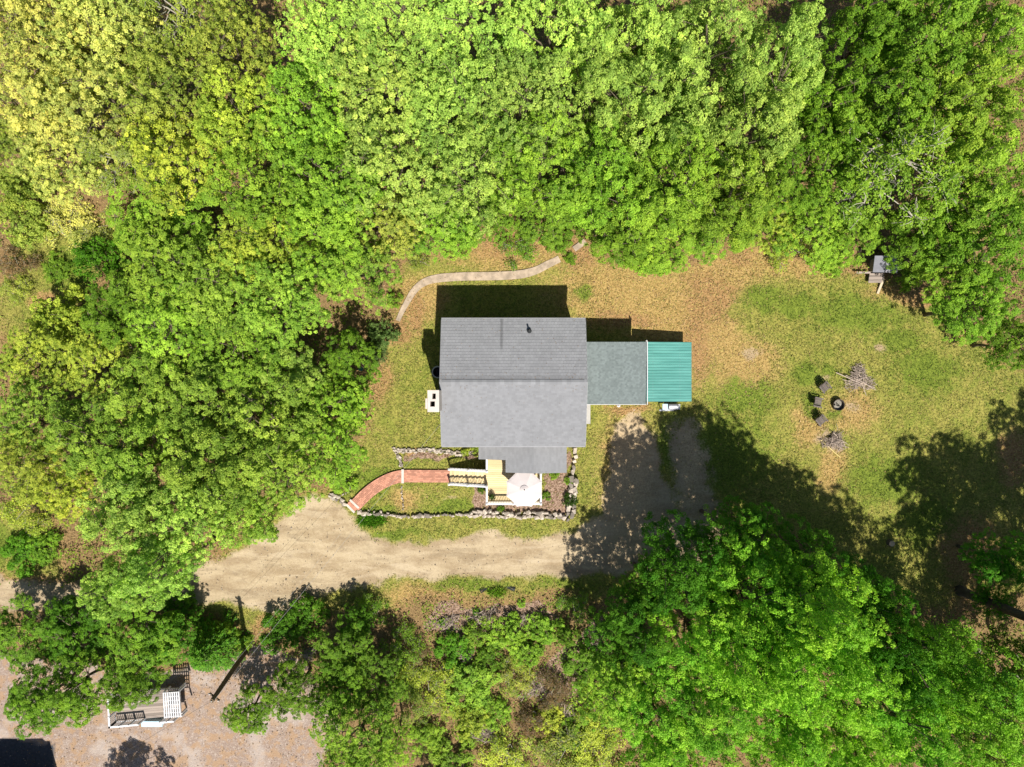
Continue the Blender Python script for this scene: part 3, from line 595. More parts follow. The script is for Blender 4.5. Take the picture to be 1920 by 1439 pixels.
BUSH = [
(800,1390,34,1.2,'bush','fresh','small fresh bush above the bottom edge right of the dark hollow'),
(1030,1360,34,1.2,'bush','yell','small yellow-green bush between the brown scrub and the bottom edge'),
(930,1345,30,1.1,'bush','fresh','small fresh bush left of the lower brown scrub'),
(760,1280,30,1.1,'bush','yell','small yellow-green bush beside the left-hand trees of the scrub'),
(1065,1195,24,1.1,'bush','green','small mid green bramble at the right tip of the bramble patch'),
(920,1240,28,1.1,'bush','green','small mid green bramble at the lower left of the patch'),
(845,1330,30,1.0,'scrub','yell','small yellow-green scrub right above the dark hollow'),
(790,1235,30,1.0,'scrub','brown','small brown twiggy scrub left of the dark bramble'),
(1075,1385,32,1.2,'bush','green','small green bush near the bottom edge right of the brown scrub'),
(950,1192,40,1.5,'bush','fresh','bright green bramble bush in the middle of the scrub below the road'),
(1022,1180,36,1.4,'bush','fresh','bright green bramble bush right of the middle one'),
(893,1192,26,1.2,'bush','fresh','bright green bramble at the left tip of the bramble patch'),
(1080,1140,34,1.2,'scrub','green','mid green bramble nearest to the end of the dirt road'),
(985,1228,34,1.3,'bush','fresh','bright green bramble along the lower side of the patch'),
(850,1230,38,1.5,'bush','deep','dark bramble between dead brush and the brown scrub'),
(880,1290,55,1.5,'bush','fresh','loose fresh green scrub below the bramble patch'),
(810,1290,55,1.6,'scrub','yell','thin olive scrub right of the fresh left-hand tree'),
(955,1285,45,1.4,'scrub','olive','thin olive scrub in the centre of the brown area'),
(1040,1300,38,1.4,'scrub','brown','brown leafless scrub beside the dark twigs'),
(1000,1350,40,1.5,'scrub','brown','brown leafless scrub in the lower middle'),
(1100,1265,45,1.5,'bush','green','loose green scrub left of the lower right wood'),
(1110,1340,60,1.8,'scrub','yell','yellow-green scrub at the edge of the lower right wood'),
(885,1365,38,1.5,'bush','yell','yellow-green bush right of the dark hollow'),
(950,1415,60,1.5,'scrub','yell','yellow-green scrub at the bottom edge, centre'),
(1050,1415,60,1.5,'scrub','olive','olive scrub at the bottom edge right of centre'),
(1140,1420,60,1.8,'scrub','yell','yellow-green scrub at the bottom edge beside the big wood'),
(850,1430,45,1.4,'bush','fresh','fresh bush at the bottom edge right of the dark hollow'),
(745,1230,45,2,'scrub','green','green scrub below the shade at the dirt road'),
(775,1330,40,1.6,'scrub','olive','olive scrub above the dark hollow'),
(700,1150,38,1.6,'scrub','green','shaded weeds at the road edge right of the dark tree'),
(714,628,32,2.2,'bush','blue','grey-green juniper beside the left end of the curved path'),
(693,660,30,2.2,'conifer','blue','grey-green juniper above the teal can'),
(640,905,26,1.2,'bush','fresh','bright green shrub beside the start of the brick walk'),
(1070,940,15,.8,'bush','dark','small dark shrub on the corner of the stone wall'),
(1068,402+500,10,.5,'bush','fresh','small bright plant beside the right-hand stone wall'),
(1025,932,9,.5,'bush','green','small green plant beside the right deck rail'),
(1040,892,10,.5,'bush','fresh','small yellowish plant below the porch roof corner'),
(938,953,8,.5,'bush','green','small green plant below the deck rail'),
(893,846,11,.6,'bush','gold','variegated yellow plant tucked beside the porch roof'),
(872,849,9,.5,'bush','yell','variegated yellow-green plant left of the porch one'),
(903,920,8,.6,'bush','green','small plant left of the deck corner'),
(978,1133,9,.4,'bush','fresh','small bright weed tuft above the bramble patch'),
(892,1150,8,.4,'bush','deep','small dark weed tuft among grey dead brush'),
(830,1170,9,.4,'bush','deep','small dark weed tuft left among grey dead brush'),
(22,490,38,1.8,'scrub','brown','bare grey shrub at the left edge above the pale grass'),
(12,545,34,1.6,'scrub','olive','half bare grey shrub at the left edge beside the pale grass'),
(95,500,30,1,'bush','green','small green shrub in pale grass left of the deep green one'),
(20,410,50,3,'bush','olive','olive bush at the left edge under the straw-yellow trees'),
(15,345,50,4,'bush','olive','shaded olive bush at the left edge, higher of two'),
(115,430,60,1.6,'scrub','straw','pale straw scrub on the sunny bank at the left'),
(190,430,50,1.6,'scrub','straw','pale straw scrub left of the low bright round tree'),
(60,640,45,2,'scrub','yell','thin yellow-green scrub on the left bank'),
(215,650,45,3,'scrub','olive','thin scrub in the brown gap of the west woods'),
(30,1045,40,1.5,'bush','deep','dark weeds beside the dirt road at the left edge'),
(75,1030,35,1.2,'bush','green','green weeds between the lime tree and the dark weeds'),
(110,1165,30,1.4,'bush','deep','dark bush on the lower verge of the dirt road at the left'),
(330,1160,40,2,'bush','deep','dark bush under the tall crown across the road'),
(408,1195,30,2,'bush','green','green bush left of the pole shadow'),
(450,1210,20,.9,'bush','fresh','small bright bush at the base of the utility pole'),
(570,1165,40,2,'bush','deep','dark bush where the overhead wires end'),
(975,455,45,2,'scrub','green','thin green scrub behind the curved path'),
(855,440,42,2,'bush','fresh','bright green shrub hanging over the curved path'),
(1045,440,32,1.8,'bush','green','green shrub between the two pieces of path'),
(1070,485,13,.7,'bush','green','small green weed clump at the break in the path'),
(770,452,48,2.5,'scrub','olive','olive scrub at the back left of the lawn'),
(737,560,16,1.6,'bush','fresh','fresh shrub left of the curved path'),
(1220,480,45,2.5,'bush','fresh','bright shrub at the back lawn edge above the wing'),
(1572,478,36,2,'bush','fresh','bright shrub left of the grey hut'),
(1500,465,50,2,'scrub','yell','thin yellow scrub at the back lawn edge'),
(1715,520,24,2,'bush','fresh','bright shrub just right of the grey hut'),
(30,960,50,3,'scrub','gold','golden scrub below the golden flowering tree'),
(60,1440,1,1,'bush','green',''),
]
for t in BUSH:
    if t[-1]: plant(*t)
# trees beyond the frame that throw the shade seen on the lawn, gravel and hollow
def shade_tree(gx_, gy_, r, h, kind, col, label):
    o = plant(gx_, gy_, 10, h, kind, col, label); o.location = P(gx_, gy_, 0); o.location.z = -.03; V = KIND[kind]; s = r/3.8; o.scale = (s, s, h/12); return o
shade_tree(1935, 1120, 4.6, 19, 'clump', 'deep', 'tall tree standing just outside the right edge over the shaded lawn')
shade_tree(1985, 1010, 4.4, 16, 'clump', 'deep', 'tree outside the right edge beyond the shaded lawn')
shade_tree(1628, 1172, 3.7, 17, 'mass', 'woodlit', 'tall bright crown added to shade the lawn, right slope of the lower right wood, furthest from the house')  # inside the frame; added so its shade bridges the lit gap on the lawn
shade_tree(290, 1545, 3.0, 9.5, 'clump', 'green', 'tree below the bottom edge shading the gravel yard')
shade_tree(1765, 1215, 4.0, 14, 'airy', 'green', 'thin tree at the right edge dappling the shaded lawn')
shade_tree(1870, 1215, 4.2, 15, 'fine', 'green', 'thin tree outside the right edge dappling the shaded lawn')
shade_tree(1690, 1215, 3.0, 9, 'airy', 'green', 'thin tree behind the right slope of the lower right wood')
shade_tree(850, 1590, 3.0, 12, 'clump', 'green', 'tree below the bottom edge shading the dark hollow')

# ---------------------------------------------------------------- building materials
def shingle_mat(name, base, stain_and_shade=False, var=.16):
    m, nt = newmat(name); g = N(nt); t = g.attr('tint').outputs['Fac']
    n1 = g.noise(.6, 3); n2 = g.noise(28, 3, rough=.8); n3 = g.noise(2.2, 4, g.scaled((2.2, .5, 1)))
    k = g.math('ADD', g.math('MULTIPLY', n1, .3), g.math('ADD', g.math('MULTIPLY', n2, .3), g.math('ADD', g.math('MULTIPLY', t, .28), g.math('MULTIPLY', n3, .2))))
    c = g.mix(g.ss(k, .3, .8), tuple(b*(1-var) for b in base), tuple(b*(1+var) for b in base))
    if stain_and_shade:
        s = g.n('ShaderNodeSeparateXYZ'); nt.links.new(g.n('ShaderNodeNewGeometry').outputs['Position'], s.inputs[0]); x, y = s.outputs[0], s.outputs[1]
        w1 = g.math('MULTIPLY', g.ss(g.math('ABSOLUTE', g.math('ADD', x, g.math('ADD', .67, g.math('MULTIPLY', n3, .06)))), .16, .02), g.ss(y, 2.0, 2.6))
        ridge_shade = g.math('MULTIPLY', g.ss(g.math('ABSOLUTE', g.math('SUBTRACT', y, .38)), .22, .0), .5)  # shadow band along the ridge cap's north side, put into the roof colour
        c = g.mix(g.math('MULTIPLY', g.math('MAXIMUM', w1, ridge_shade), .5), c, (.05, .05, .052))
    g.out(g.princ(c, .9, .25, g.bump(n2, .25, .01))); return m
SH_MAIN = shingle_mat('grey_shingles', (.20, .203, .215), True)
SH_WING = shingle_mat('grey_green_shingles', (.15, .177, .178), var=.22)
SH_PORCH = shingle_mat('porch_shingles', (.205, .208, .218))
TRIM = simple('grey_trim', (.25, .25, .265), .6, .1, 3)
WHITE = simple('white_paint', (.56, .56, .58), .5, .07, 3)
SIDING = simple('tan_siding', (.40, .33, .25), .7, .12, 2)
BROWNW = simple('brown_trim', (.16, .085, .06), .7, .2, 3)
CREAM = simple('whitewashed_masonry', (.50, .445, .40), .85, .12, 2.5)
DARK = simple('black_soot', (.012, .011, .01), .9, .3, 3)
GLASS = simple('window_glass', (.03, .04, .05), .08, .2, 1, spec=.8)
CONC = simple('concrete', (.36, .35, .33), .9, .15, 3)
DECKW = simple('deck_boards', (.60, .47, .26), .7, .14, 3, tintv=.5, stretch=(.5, 4, 1))
GREYW = simple('weathered_wood', (.26, .215, .185), .85, .25, 4, tintv=.7, stretch=(.5, 5, 1))
STONE = simple('fieldstone', (.35, .30, .25), .9, .45, 4, tintv=.9, bump=.6)
BRICK = simple('brick', (.43, .20, .135), .85, .2, 2.5, tintv=.6)
BLACKP = simple('black_plastic', (.02, .021, .023), .5, .2, 3)
CHAIRM = simple('brown_resin', (.115, .095, .085), .6, .2, 5, tintv=.4)
STEEL = simple('rusty_steel', (.06, .045, .04), .6, .4, 6)
ASH = simple('ash', (.22, .20, .17), .95, .4, 8)
POLE = simple('pole_wood', (.12, .085, .05), .9, .3, 3, stretch=(1, 1, .2))
STICK = simple('dead_sticks', (.33, .265, .22), .85, .3, 4, tintv=.9)
METAL = simple('light_metal', (.38, .39, .43), .35, .1, 4, metal=.3)
GREYROOF = simple('grey_roof_felt', (.2, .2, .23), .8, .15, 3)
PATHM = simple('pale_paving', (.35, .275, .205), .9, .35, 2.2)
BLUEP = simple('pale_blue_plastic', (.42, .58, .66), .5, .08, 3)
TERRA = simple('terracotta', (.22, .10, .06), .8, .2, 5)
def teal_mat():
    m, nt = newmat('teal_metal'); g = N(nt); n1 = g.noise(1.5, 3, g.scaled((.3, 3, 1))); n2 = g.noise(30, 2)
    g.out(g.princ(g.mix(g.ss(n1, .35, .65), (.06, .22, .195), (.09, .28, .25)), .42, .4, g.bump(n2, .05, .005))); return m
TEAL = teal_mat()
def canvas_mat():
    m, nt = newmat('canvas'); g = N(nt); n1 = g.noise(1.2, 3); d = g.princ(g.mix(n1, (.58, .525, .515), (.64, .58, .57)), .8, .1)
    tr = g.n('ShaderNodeBsdfTranslucent'); tr.inputs[0].default_value = (.6, .52, .5, 1); ms = g.n('ShaderNodeMixShader'); ms.inputs[0].default_value = .12
    nt.links.new(d, ms.inputs[1]); nt.links.new(tr.outputs[0], ms.inputs[2]); g.out(ms.outputs[0]); return m
CANVAS = canvas_mat()

def shingles(poly, zf, along, course=.2, tab=.24, lift=.018, seed=0, gap=.012, rjit=.5):
    """tabs laid on the plane z=zf(x,y) inside axis-aligned box poly=(x0,x1,y0,y1); along = unit vector pointing DOWN the slope"""
    R = random.Random(seed); m = MB(); x0, x1, y0, y1 = poly
    if along[1]:
        n = max(1, round((y1-y0)/course)); c = (y1-y0)/n; k = max(1, round((x1-x0)/tab)); w_ = (x1-x0)/k
        for i in range(n):
            lo = (y0+(i+1)*c, y0+i*c) if along[1] < 0 else (y0+i*c, y0+(i+1)*c)   # (upper edge, lower edge)
            sh = w_/2 if i % 2 else 0
            for j in range(-1, k+1):
                a = max(x0, x0+j*w_+sh); b = min(x1, x0+(j+1)*w_+sh-gap)
                if b-a < .03: continue
                l = lift*R.uniform(.7, 1.3); t = .5+R.uniform(-.5, .5)*rjit
                u, d = lo
                m.add([(a,u,zf(a,u)+.002),(b,u,zf(b,u)+.002),(b,d,zf(b,d)+l),(a,d,zf(a,d)+l),(a,d,zf(a,d)-.001),(b,d,zf(b,d)-.001)], [(0,3,2,1) if d > u else (0,1,2,3)][:1]+[(3,4,5,2),(0,4,3),(1,2,5)], t)
    else:
        n = max(1, round((x1-x0)/course)); c = (x1-x0)/n; k = max(1, round((y1-y0)/tab)); w_ = (y1-y0)/k
        for i in range(n):
            u, d = (x0+(i+1)*c, x0+i*c) if along[0] < 0 else (x0+i*c, x0+(i+1)*c)
            sh = w_/2 if i % 2 else 0
            for j in range(-1, k+1):
                a = max(y0, y0+j*w_+sh); b = min(y1, y0+(j+1)*w_+sh-gap)
                if b-a < .03: continue
                l = lift*R.uniform(.7, 1.3); t = .5+R.uniform(-.5, .5)*rjit
                m.add([(u,a,zf(u,a)+.002),(u,b,zf(u,b)+.002),(d,b,zf(d,b)+l),(d,a,zf(d,a)+l),(d,a,zf(d,a)-.001),(d,b,zf(d,b)-.001)], [(0,1,2,3),(3,4,5,2),(0,4,3),(1,2,5)], t)
    return m
# ---------------------------------------------------------------- main house
hx0, hx1, hy0, hy1, ze, zr, ry = -4.74, 4.94, -4.20, 4.34, 5.3, 6.5, .09
H = thing('house', 'two-storey house with a grey shingled gable roof in the middle of the clearing', 'house', (0, 0, 0))
zS = lambda x, y: ze+(zr-ze)*(y-hy0)/(ry-hy0)
zN = lambda x, y: ze+(zr-ze)*(hy1-y)/(hy1-ry)
wl = MB(); wx0, wx1, wy0, wy1 = -4.45, 4.65, -3.9, 4.04
wl.box(wx0, wx1, wy0, wy1, -.2, 5.15)
for xx in (wx0, wx1-.12): wl.add([(xx,wy0,5.15),(xx+.12,wy0,5.15),(xx+.12,wy1,5.15),(xx,wy1,5.15),(xx,ry,6.3),(xx+.12,ry,6.3)], [(0,3,4),(1,5,2),(0,4,5,1),(3,2,5,4)])
W_ = wl.build('wall', SIDING, H)
cb = MB()
for k in range(26):
    z = .15+k*.19
    cb.box(wx0-.02, wx1+.02, wy0-.022, wy0-.002, z, z+.175); cb.box(wx0-.02, wx1+.02, wy1+.002, wy1+.022, z, z+.175)
    cb.box(wx0-.022, wx0-.002, wy0, wy1, z, z+.175); cb.box(wx1+.002, wx1+.022, wy0, wy1, z, z+.175)
o = cb.build('clapboard', SIDING, H, 'stuff')
def window(parent, cx, cy, z, w_, h_, ax):
    f = MB(); g_ = MB(); e = .035
    if ax == 'y-': f.box(cx-w_/2-.08, cx+w_/2+.08, cy-.06, cy-.024, z-.08, z+h_+.08); g_.box(cx-w_/2, cx-.02, cy-.066, cy-.061, z, z+h_); g_.box(cx+.02, cx+w_/2, cy-.066, cy-.061, z, z+h_)
    if ax == 'y+': f.box(cx-w_/2-.08, cx+w_/2+.08, cy+.024, cy+.06, z-.08, z+h_+.08); g_.box(cx-w_/2, cx-.02, cy+.061, cy+.066, z, z+h_); g_.box(cx+.02, cx+w_/2, cy+.061, cy+.066, z, z+h_)
    if ax == 'x-': f.box(cx-.06, cx-.024, cy-w_/2-.08, cy+w_/2+.08, z-.08, z+h_+.08); g_.box(cx-.066, cx-.061, cy-w_/2, cy+w_/2, z, z+h_)
    if ax == 'x+': f.box(cx+.024, cx+.06, cy-w_/2-.08, cy+w_/2+.08, z-.08, z+h_+.08); g_.box(cx+.061, cx+.066, cy-w_/2, cy+w_/2, z, z+h_)
    a = f.build('window', WHITE, parent); g_.build('pane', GLASS, a)
for x_ in (-3, 0, 3): window(H, x_, wy1, 1.2, 1.0, 1.1, 'y+'); window(H, x_, wy1, 3.6, 1.0, 1.1, 'y+')
for x_ in (-3.2, 4.1): window(H, x_, wy0, 1.6, .9, 1.2, 'y-')
window(H, wx0, 2.6, 3.5, 1.0, 1.1, 'x-'); window(H, wx0, 2.6, 1.2, 1.0, 1.1, 'x-'); window(H, wx1, -2.6, 3.5, 1.0, 1.1, 'x+')
dm = MB(); dm.box(.6, 1.5, wy0-.07, wy0-.024, 1.36, 3.4); dd = dm.build('door', WHITE, H); MB().box(.68, .74, wy0-.12, wy0-.072, 2.3, 2.42).build('handle', BLACKP, dd)
rf = MB()
th = .14
rf.add([(hx0,hy0,ze-th),(hx1,hy0,ze-th),(hx1,ry,zr-th),(hx0,ry,zr-th),(hx1,hy1,ze-th),(hx0,hy1,ze-th),
        (hx0,hy0,ze),(hx1,hy0,ze),(hx1,ry,zr),(hx0,ry,zr),(hx1,hy1,ze),(hx0,hy1,ze)],
   [(0,3,2,1),(3,5,4,2),(6,7,8,9),(9,8,10,11),(0,1,7,6),(5,11,10,4),(1,2,8,7),(2,4,10,8),(0,6,9,3),(3,9,11,5)])
ROOFO = rf.build('roof', SH_MAIN, H)
sm = shingles((hx0-.02, hx1+.02, ry, hy1+.03), zN, (0, 1), .2, .22, .02, 1, .018, .5)
sm.build('shingles', SH_MAIN, ROOFO, 'stuff')
sm = shingles((hx0-.02, hx1+.02, hy0-.03, ry), zS, (0, -1), .145, .25, .018, 2, .01, .6)
sm.build('shingles', SH_MAIN, ROOFO, 'stuff')
rc = MB(); nn_ = 32
for k in range(nn_):
    a = hx0+.12+(hx1-hx0-.3)*k/nn_; b = hx0+.12+(hx1-hx0-.3)*(k+1)/nn_+.01; t = R.random()
    rc.add([(a,ry-.17,zS(0,ry-.17)+.05),(b,ry-.17,zS(0,ry-.17)+.056),(b,ry,zr+.065),(a,ry,zr+.058),(b,ry+.17,zN(0,ry+.17)+.056),(a,ry+.17,zN(0,ry+.17)+.05),
            (a,ry-.17,zS(0,ry-.17)+.01),(b,ry-.17,zS(0,ry-.17)+.01),(b,ry+.17,zN(0,ry+.17)+.01),(a,ry+.17,zN(0,ry+.17)+.01)], [(0,1,2,3),(3,2,4,5),(6,7,1,0),(5,4,8,9),(6,0,3,5,9)], t)
rc.build('ridge_cap', SH_MAIN, ROOFO)
gt = MB(); gt.box(hx0-.03, hx1+.03, hy0-.1, hy0-.032, ze-.12, ze-.02); gt.box(hx0-.03, hx1+.03, hy1+.034, hy1+.1, ze-.12, ze-.02)
gt.build('fascia', TRIM, H)
# barge boards on the gable ends
for xx in (hx0-.05, hx1+.022):
    b = MB(); b.add([(xx,hy0,ze-.2),(xx,ry,zr-.2),(xx,hy1,ze-.2),(xx,hy1,ze-.03),(xx,ry,zr-.03),(xx,hy0,ze-.03)]+[(xx+.028,hy0,ze-.2),(xx+.028,ry,zr-.2),(xx+.028,hy1,ze-.2),(xx+.028,hy1,ze-.03),(xx+.028,ry,zr-.03),(xx+.028,hy0,ze-.03)],
       [(0,1,4,5),(1,2,3,4),(7,6,11,10),(8,7,10,9),(5,4,10,11),(4,3,9,10),(0,6,7,1),(1,7,8,2)]); b.build('barge_board', TRIM, H)
vp = P(992.5, 621, 5.7); v = MB(); v.tube([(vp.x, vp.y, 5.5), (vp.x, vp.y, 6.25)], .06, 12); v.lathe((vp.x, vp.y, 5.72), [(.06, .08), (.16, 0.0)], 12)
v.build('vent_pipe', BLACKP, H)
dbs = np.random.RandomState(9); nd = 260; dxx = dbs.uniform(hx0, hx1, nd); dyy = np.where(dbs.rand(nd) < .5, dbs.uniform(ry-.5, ry+.6, nd), dbs.uniform(hy0, hy1, nd)); dzz = np.array([(zS if b < ry else zN)(a, b)+.04 for a, b in zip(dxx, dyy)])
dme = leaves_mesh('leaf_debris', LITM, np.stack([dxx, dyy, dzz], 1), nrmz(np.stack([dbs.normal(0, .2, nd), dbs.normal(0, .2, nd), np.ones(nd)], 1)), nrmz(np.stack([dbs.normal(size=nd), dbs.normal(size=nd), np.zeros(nd)], 1)), dbs.uniform(.03, .08, nd), dbs.uniform(.02, .05, nd)); tints(dme, dbs.rand(nd)*.6, dbs.rand(nd)*.5, 4)
dob = bpy.data.objects.new('leaf_debris', dme); C.objects.link(dob); dob.parent = ROOFO; dob['kind'] = 'stuff'
# chimney
ch = MB(); cx0, cx1, cy0, cy1 = X(801.5, 8.1), X(823.3, 8.1), Y(773, 8.1), Y(732, 8.1)
f1 = (X(810.5,8.1), X(817,8.1), Y(748.7,8.1), Y(738.3,8.1)); f2 = (X(806.5,8.1), X(815.4,8.1), Y(763,8.1), Y(753,8.1))
ch.box(cx0+.03, cx1-.02, cy0+.03, cy1-.03, -.2, 7.35); ch.holed(cx0+.03, cx1-.02, cy0+.03, cy1-.03, 7.35, 7.95, [f1, f2]); ch.holed(cx0, cx1, cy0, cy1, 7.951, 8.1, [f1, f2])
CHO = ch.build('chimney', CREAM, H)
fl = MB()
for f in (f1, f2): fl.box(f[0]+.001, f[1]-.001, f[2]+.001, f[3]-.001, 7.352, 7.4)
fl.build('flue', DARK, CHO)
sh_ = MB(); sh_.box(X(797.6, 7.8), cx0-.002, Y(767, 7.8), Y(747.5, 7.8), 6.9, 7.8); sh_.build('shoulder', CREAM, CHO)
# ---------------------------------------------------------------- east wing
yn, ysw = Y(642, 3.54), Y(758, 3.3); wxe = X(1213, 3.54)
W = thing('house_wing', 'low wing with a grey-green shingled roof joining house and teal shed', 'house wing', (7, .7, 0))
zW = lambda x, y: 3.3+(3.54-3.3)*(y-ysw)/(yn-ysw)
MB().box(4.68, wxe-.2, ysw+.25, yn-.25, -.2, 3.1).build('wall', SIDING, W)
rm = MB(); rm.prism([(4.69, ysw), (wxe, ysw), (wxe, yn), (4.69, yn)], lambda x, y: zW(x, y)-.12, zW)
WR = rm.build('roof', SH_WING, W)
shingles((4.69, wxe, ysw-.02, yn+.02), zW, (0, -1), .12, .16, .014, 3, .012, .8).build('shingles', SH_WING, WR, 'stuff')
t_ = MB(); t_.box(wxe+.002, wxe+.05, ysw-.03, yn+.05, 3.42, 3.6); t_.build('roof_trim', WHITE, W)
t_ = MB(); t_.box(4.95, wxe, ysw-.05, ysw-.022, 3.15, 3.29); t_.build('fascia', WHITE, W)
t_ = MB(); t_.tube([(wxe-.05, yn+.08, 3.2), (wxe-.05, yn+.08, 3.75)], .06, 8); t_.build('downpipe', CONC, W)
for x_ in (5.8, 8.0): window(W, x_, ysw+.25, 1.1, .9, 1.2, 'y-')
# ---------------------------------------------------------------- teal shed
TX1 = X(1296, 1.55); tyn, tys = Y(641.5, 1.7), Y(753, 1.7)
T = thing('lean_to_shed', 'low lean-to shed with a ribbed teal metal roof at the end of the wing', 'shed', (11.2, .9, 0))
zT = lambda x: 1.95-(x-9.3)/(TX1-9.3)*.4
tm_ = MB()
n_rib = 21; pitch = (tyn-tys)/n_rib
for k in range(n_rib):
    y0 = tys+k*pitch; pr = [(0, 0), (pitch*.60, 0), (pitch*.68, .03), (pitch*.86, .03), (pitch*1.0, 0)]
    for i in range(4):
        (a, za), (b, zb_) = pr[i], pr[i+1]
        tm_.add([(9.3, y0+a, zT(9.3)+za), (TX1, y0+a, zT(TX1)+za), (TX1, y0+b, zT(TX1)+zb_), (9.3, y0+b, zT(9.3)+zb_)], [(0, 1, 2, 3)])
tm_.add([(9.3, tys, zT(9.3)-.03), (TX1, tys, zT(TX1)-.03), (TX1, tyn, zT(TX1)-.03), (9.3, tyn, zT(9.3)-.03)], [(3, 2, 1, 0)])
TR = tm_.build('roof', TEAL, T)
pm = MB()
for k in range(n_rib*2): 
    yy = tys+(k+.31)*pitch/2; pm.tube([(10.2, yy, zT(10.2)+.0), (10.2, yy, zT(10.2)+.012)], .012, 5); pm.tube([(12.2, yy, zT(12.2)), (12.2, yy, zT(12.2)+.012)], .012, 5)
pm.build('screws', METAL, TR, 'stuff')
em = MB(); em.beam((TX1+.012, tys, zT(TX1)-.02), (TX1+.012, tyn, zT(TX1)-.02), .02, .09); em.beam((9.55, tys-.012, zT(9.55)-.02), (TX1, tys-.012, zT(TX1)-.02), .02, .09); em.build('roof_edge', TEAL, T)
for yy in (tys+.15, tyn-.15):
    for x_ in (9.7, 11.3, 12.85): MB().box(x_-.05, x_+.05, yy-.05, yy+.05, -.2, zT(x_)-.04).build('post', GREYW, T)
for k in range(9): MB().box(9.7+k*.35, 10.02+k*.35, tyn-.1, tyn-.07, .05, 1.45, R.random()).build('board', GREYW, T)
# ---------------------------------------------------------------- porch roof
PR = thing('porch_roof', 'grey shingled porch roof below the main roof, covering part of the deck', 'porch roof', (1, -5, 0))
rx, rh = X(1001, 4.4), 4.4
lx, lh = X(898, 3.3), 3.3; mx = X(948, 3.85); ex, eh = X(1062, 4.0), 4.0
zL = lambda x, y=0: lh+(rh-lh)*(x-lx)/(rx-lx); zR_ = lambda x, y=0: rh+(eh-rh)*(x-rx)/(ex-rx)
yA = Y(861.5, 3.5); yB = Y(887, 4.2); yT = wy0-.025
p_ = MB(); p_.prism([(lx, yA), (mx, yA), (mx, yB), (rx, yB), (rx, yT), (lx, yT)], lambda x, y: zL(x)-.12, zL); p_.prism([(rx, yB), (ex, yB), (ex, yT), (rx, yT)], lambda x, y: zR_(x)-.12, zR_)
PRO = p_.build('roof', SH_PORCH, PR)
shingles((lx-.02, mx, yA-.02, yT), zL, (-1, 0), .15, .3, .01, 5, .006, .5).build('shingles', SH_PORCH, PRO, 'stuff')
shingles((mx, rx, yB-.02, yT), zL, (-1, 0), .15, .3, .01, 6, .006, .5).build('shingles', SH_PORCH, PRO, 'stuff')
shingles((rx, ex+.02, yB-.02, yT), zR_, (1, 0), .15, .3, .01, 7, .006, .5).build('shingles', SH_PORCH, PRO, 'stuff')
for x_, y_ in ((ex-.2, yB+.15), (1.95, yB+.15), (mx+.1, yB+.15), (mx+.1, yA+.1)):
    z_ = zR_(x_) if x_ > rx else zL(x_); MB().box(x_-.06, x_+.06, y_-.06, y_+.06, -.1 if x_ > 2.2 else 1.36, z_-.13).build('post', WHITE, PR)
bm_ = MB(); bm_.beam((mx, yB+.15, zL(mx)-.22), (rx, yB+.15, zL(rx)-.22), .08, .16); bm_.beam((rx, yB+.15, zL(rx)-.22), (ex-.1, yB+.15, zR_(ex)-.2), .08, .16); bm_.build('beam', WHITE, PR)
# ---------------------------------------------------------------- deck and stairs
D = thing('deck', 'raised yellow-tan wooden deck with white railings and stairs at the front door', 'deck', (0, -6.5, 0))
dx0, dx1, dy0, dy1, dz = -1.9, 2.16, -8.74, wy0-.04, 1.35
nb = int((dy1-dy0)/.15); y_ = dy0
for k in range(nb):
    a = dy0+k*(dy1-dy0)/nb; MB().box(dx0, dx1, a, a+(dy1-dy0)/nb-.012, dz-.035, dz+R.uniform(-.002, .002), R.random()).build('board', DECKW, D)
fr = MB(); fr.box(dx0+.02, dx1-.02, dy0+.02, dy0+.06, dz-.24, dz-.04); fr.box(dx0+.02, dx0+.06, dy0+.061, dy1, dz-.24, dz-.04); fr.box(dx1-.06, dx1-.02, dy0+.061, dy1, dz-.24, dz-.04)
for x_ in (-.6, .8): fr.box(x_, x_+.05, dy0+.061, dy1, dz-.24, dz-.04)
for x_ in (dx0+.1, 0.1, dx1-.2):
    for y2 in (dy0+.1, -6.4): fr.box(x_, x_+.1, y2, y2+.1, -.2, dz-.245)
fr.build('frame', DECKW, D)
sk = MB()
for k in range(22): sk.box(dx0+.1+k*.18, dx0+.22+k*.18, dy0-.02, dy0+.018, .05, dz-.05)
sk.build('skirting', WHITE, D, 'stuff')
def railing(a, b, za, zb_, name='railing', posts=(0, 1), npost=2):
    a = Vector(a); b = Vector(b); d = b-a; L = d.length
    r_ = MB(); r_.beam((a.x, a.y, za+.93), (b.x, b.y, zb_+.93), .13, .04); r_.beam((a.x, a.y, za+.86), (b.x, b.y, zb_+.86), .05, .08); r_.beam((a.x, a.y, za+.12), (b.x, b.y, zb_+.12), .05, .07)
    O = r_.build(name, WHITE, D)
    n = int(L/.115)
    for k in range(1, n):
        p = a+d*k/n; z = za+(zb_-za)*k/n; MB().box(p.x-.016, p.x+.016, p.y-.016, p.y+.016, z+.13, z+.86).build('baluster', WHITE, O)
def post(x, y, z0, z1):
    m = MB(); m.box(x-.055, x+.055, y-.055, y+.055, z0, z1); m.box(x-.08, x+.08, y-.08, y+.08, z1+.001, z1+.03); m.add([(x-.07,y-.07,z1+.031),(x+.07,y-.07,z1+.031),(x+.07,y+.07,z1+.031),(x-.07,y+.07,z1+.031),(x,y,z1+.09)], [(0,1,4),(1,2,4),(2,3,4),(3,0,4)])
    m.build('post', WHITE, D)
rl0 = -1.81; rr0 = 2.07; rb = -8.65; s0, s1 = -6.32, -7.42; sx0, sx1 = -4.62, -1.9
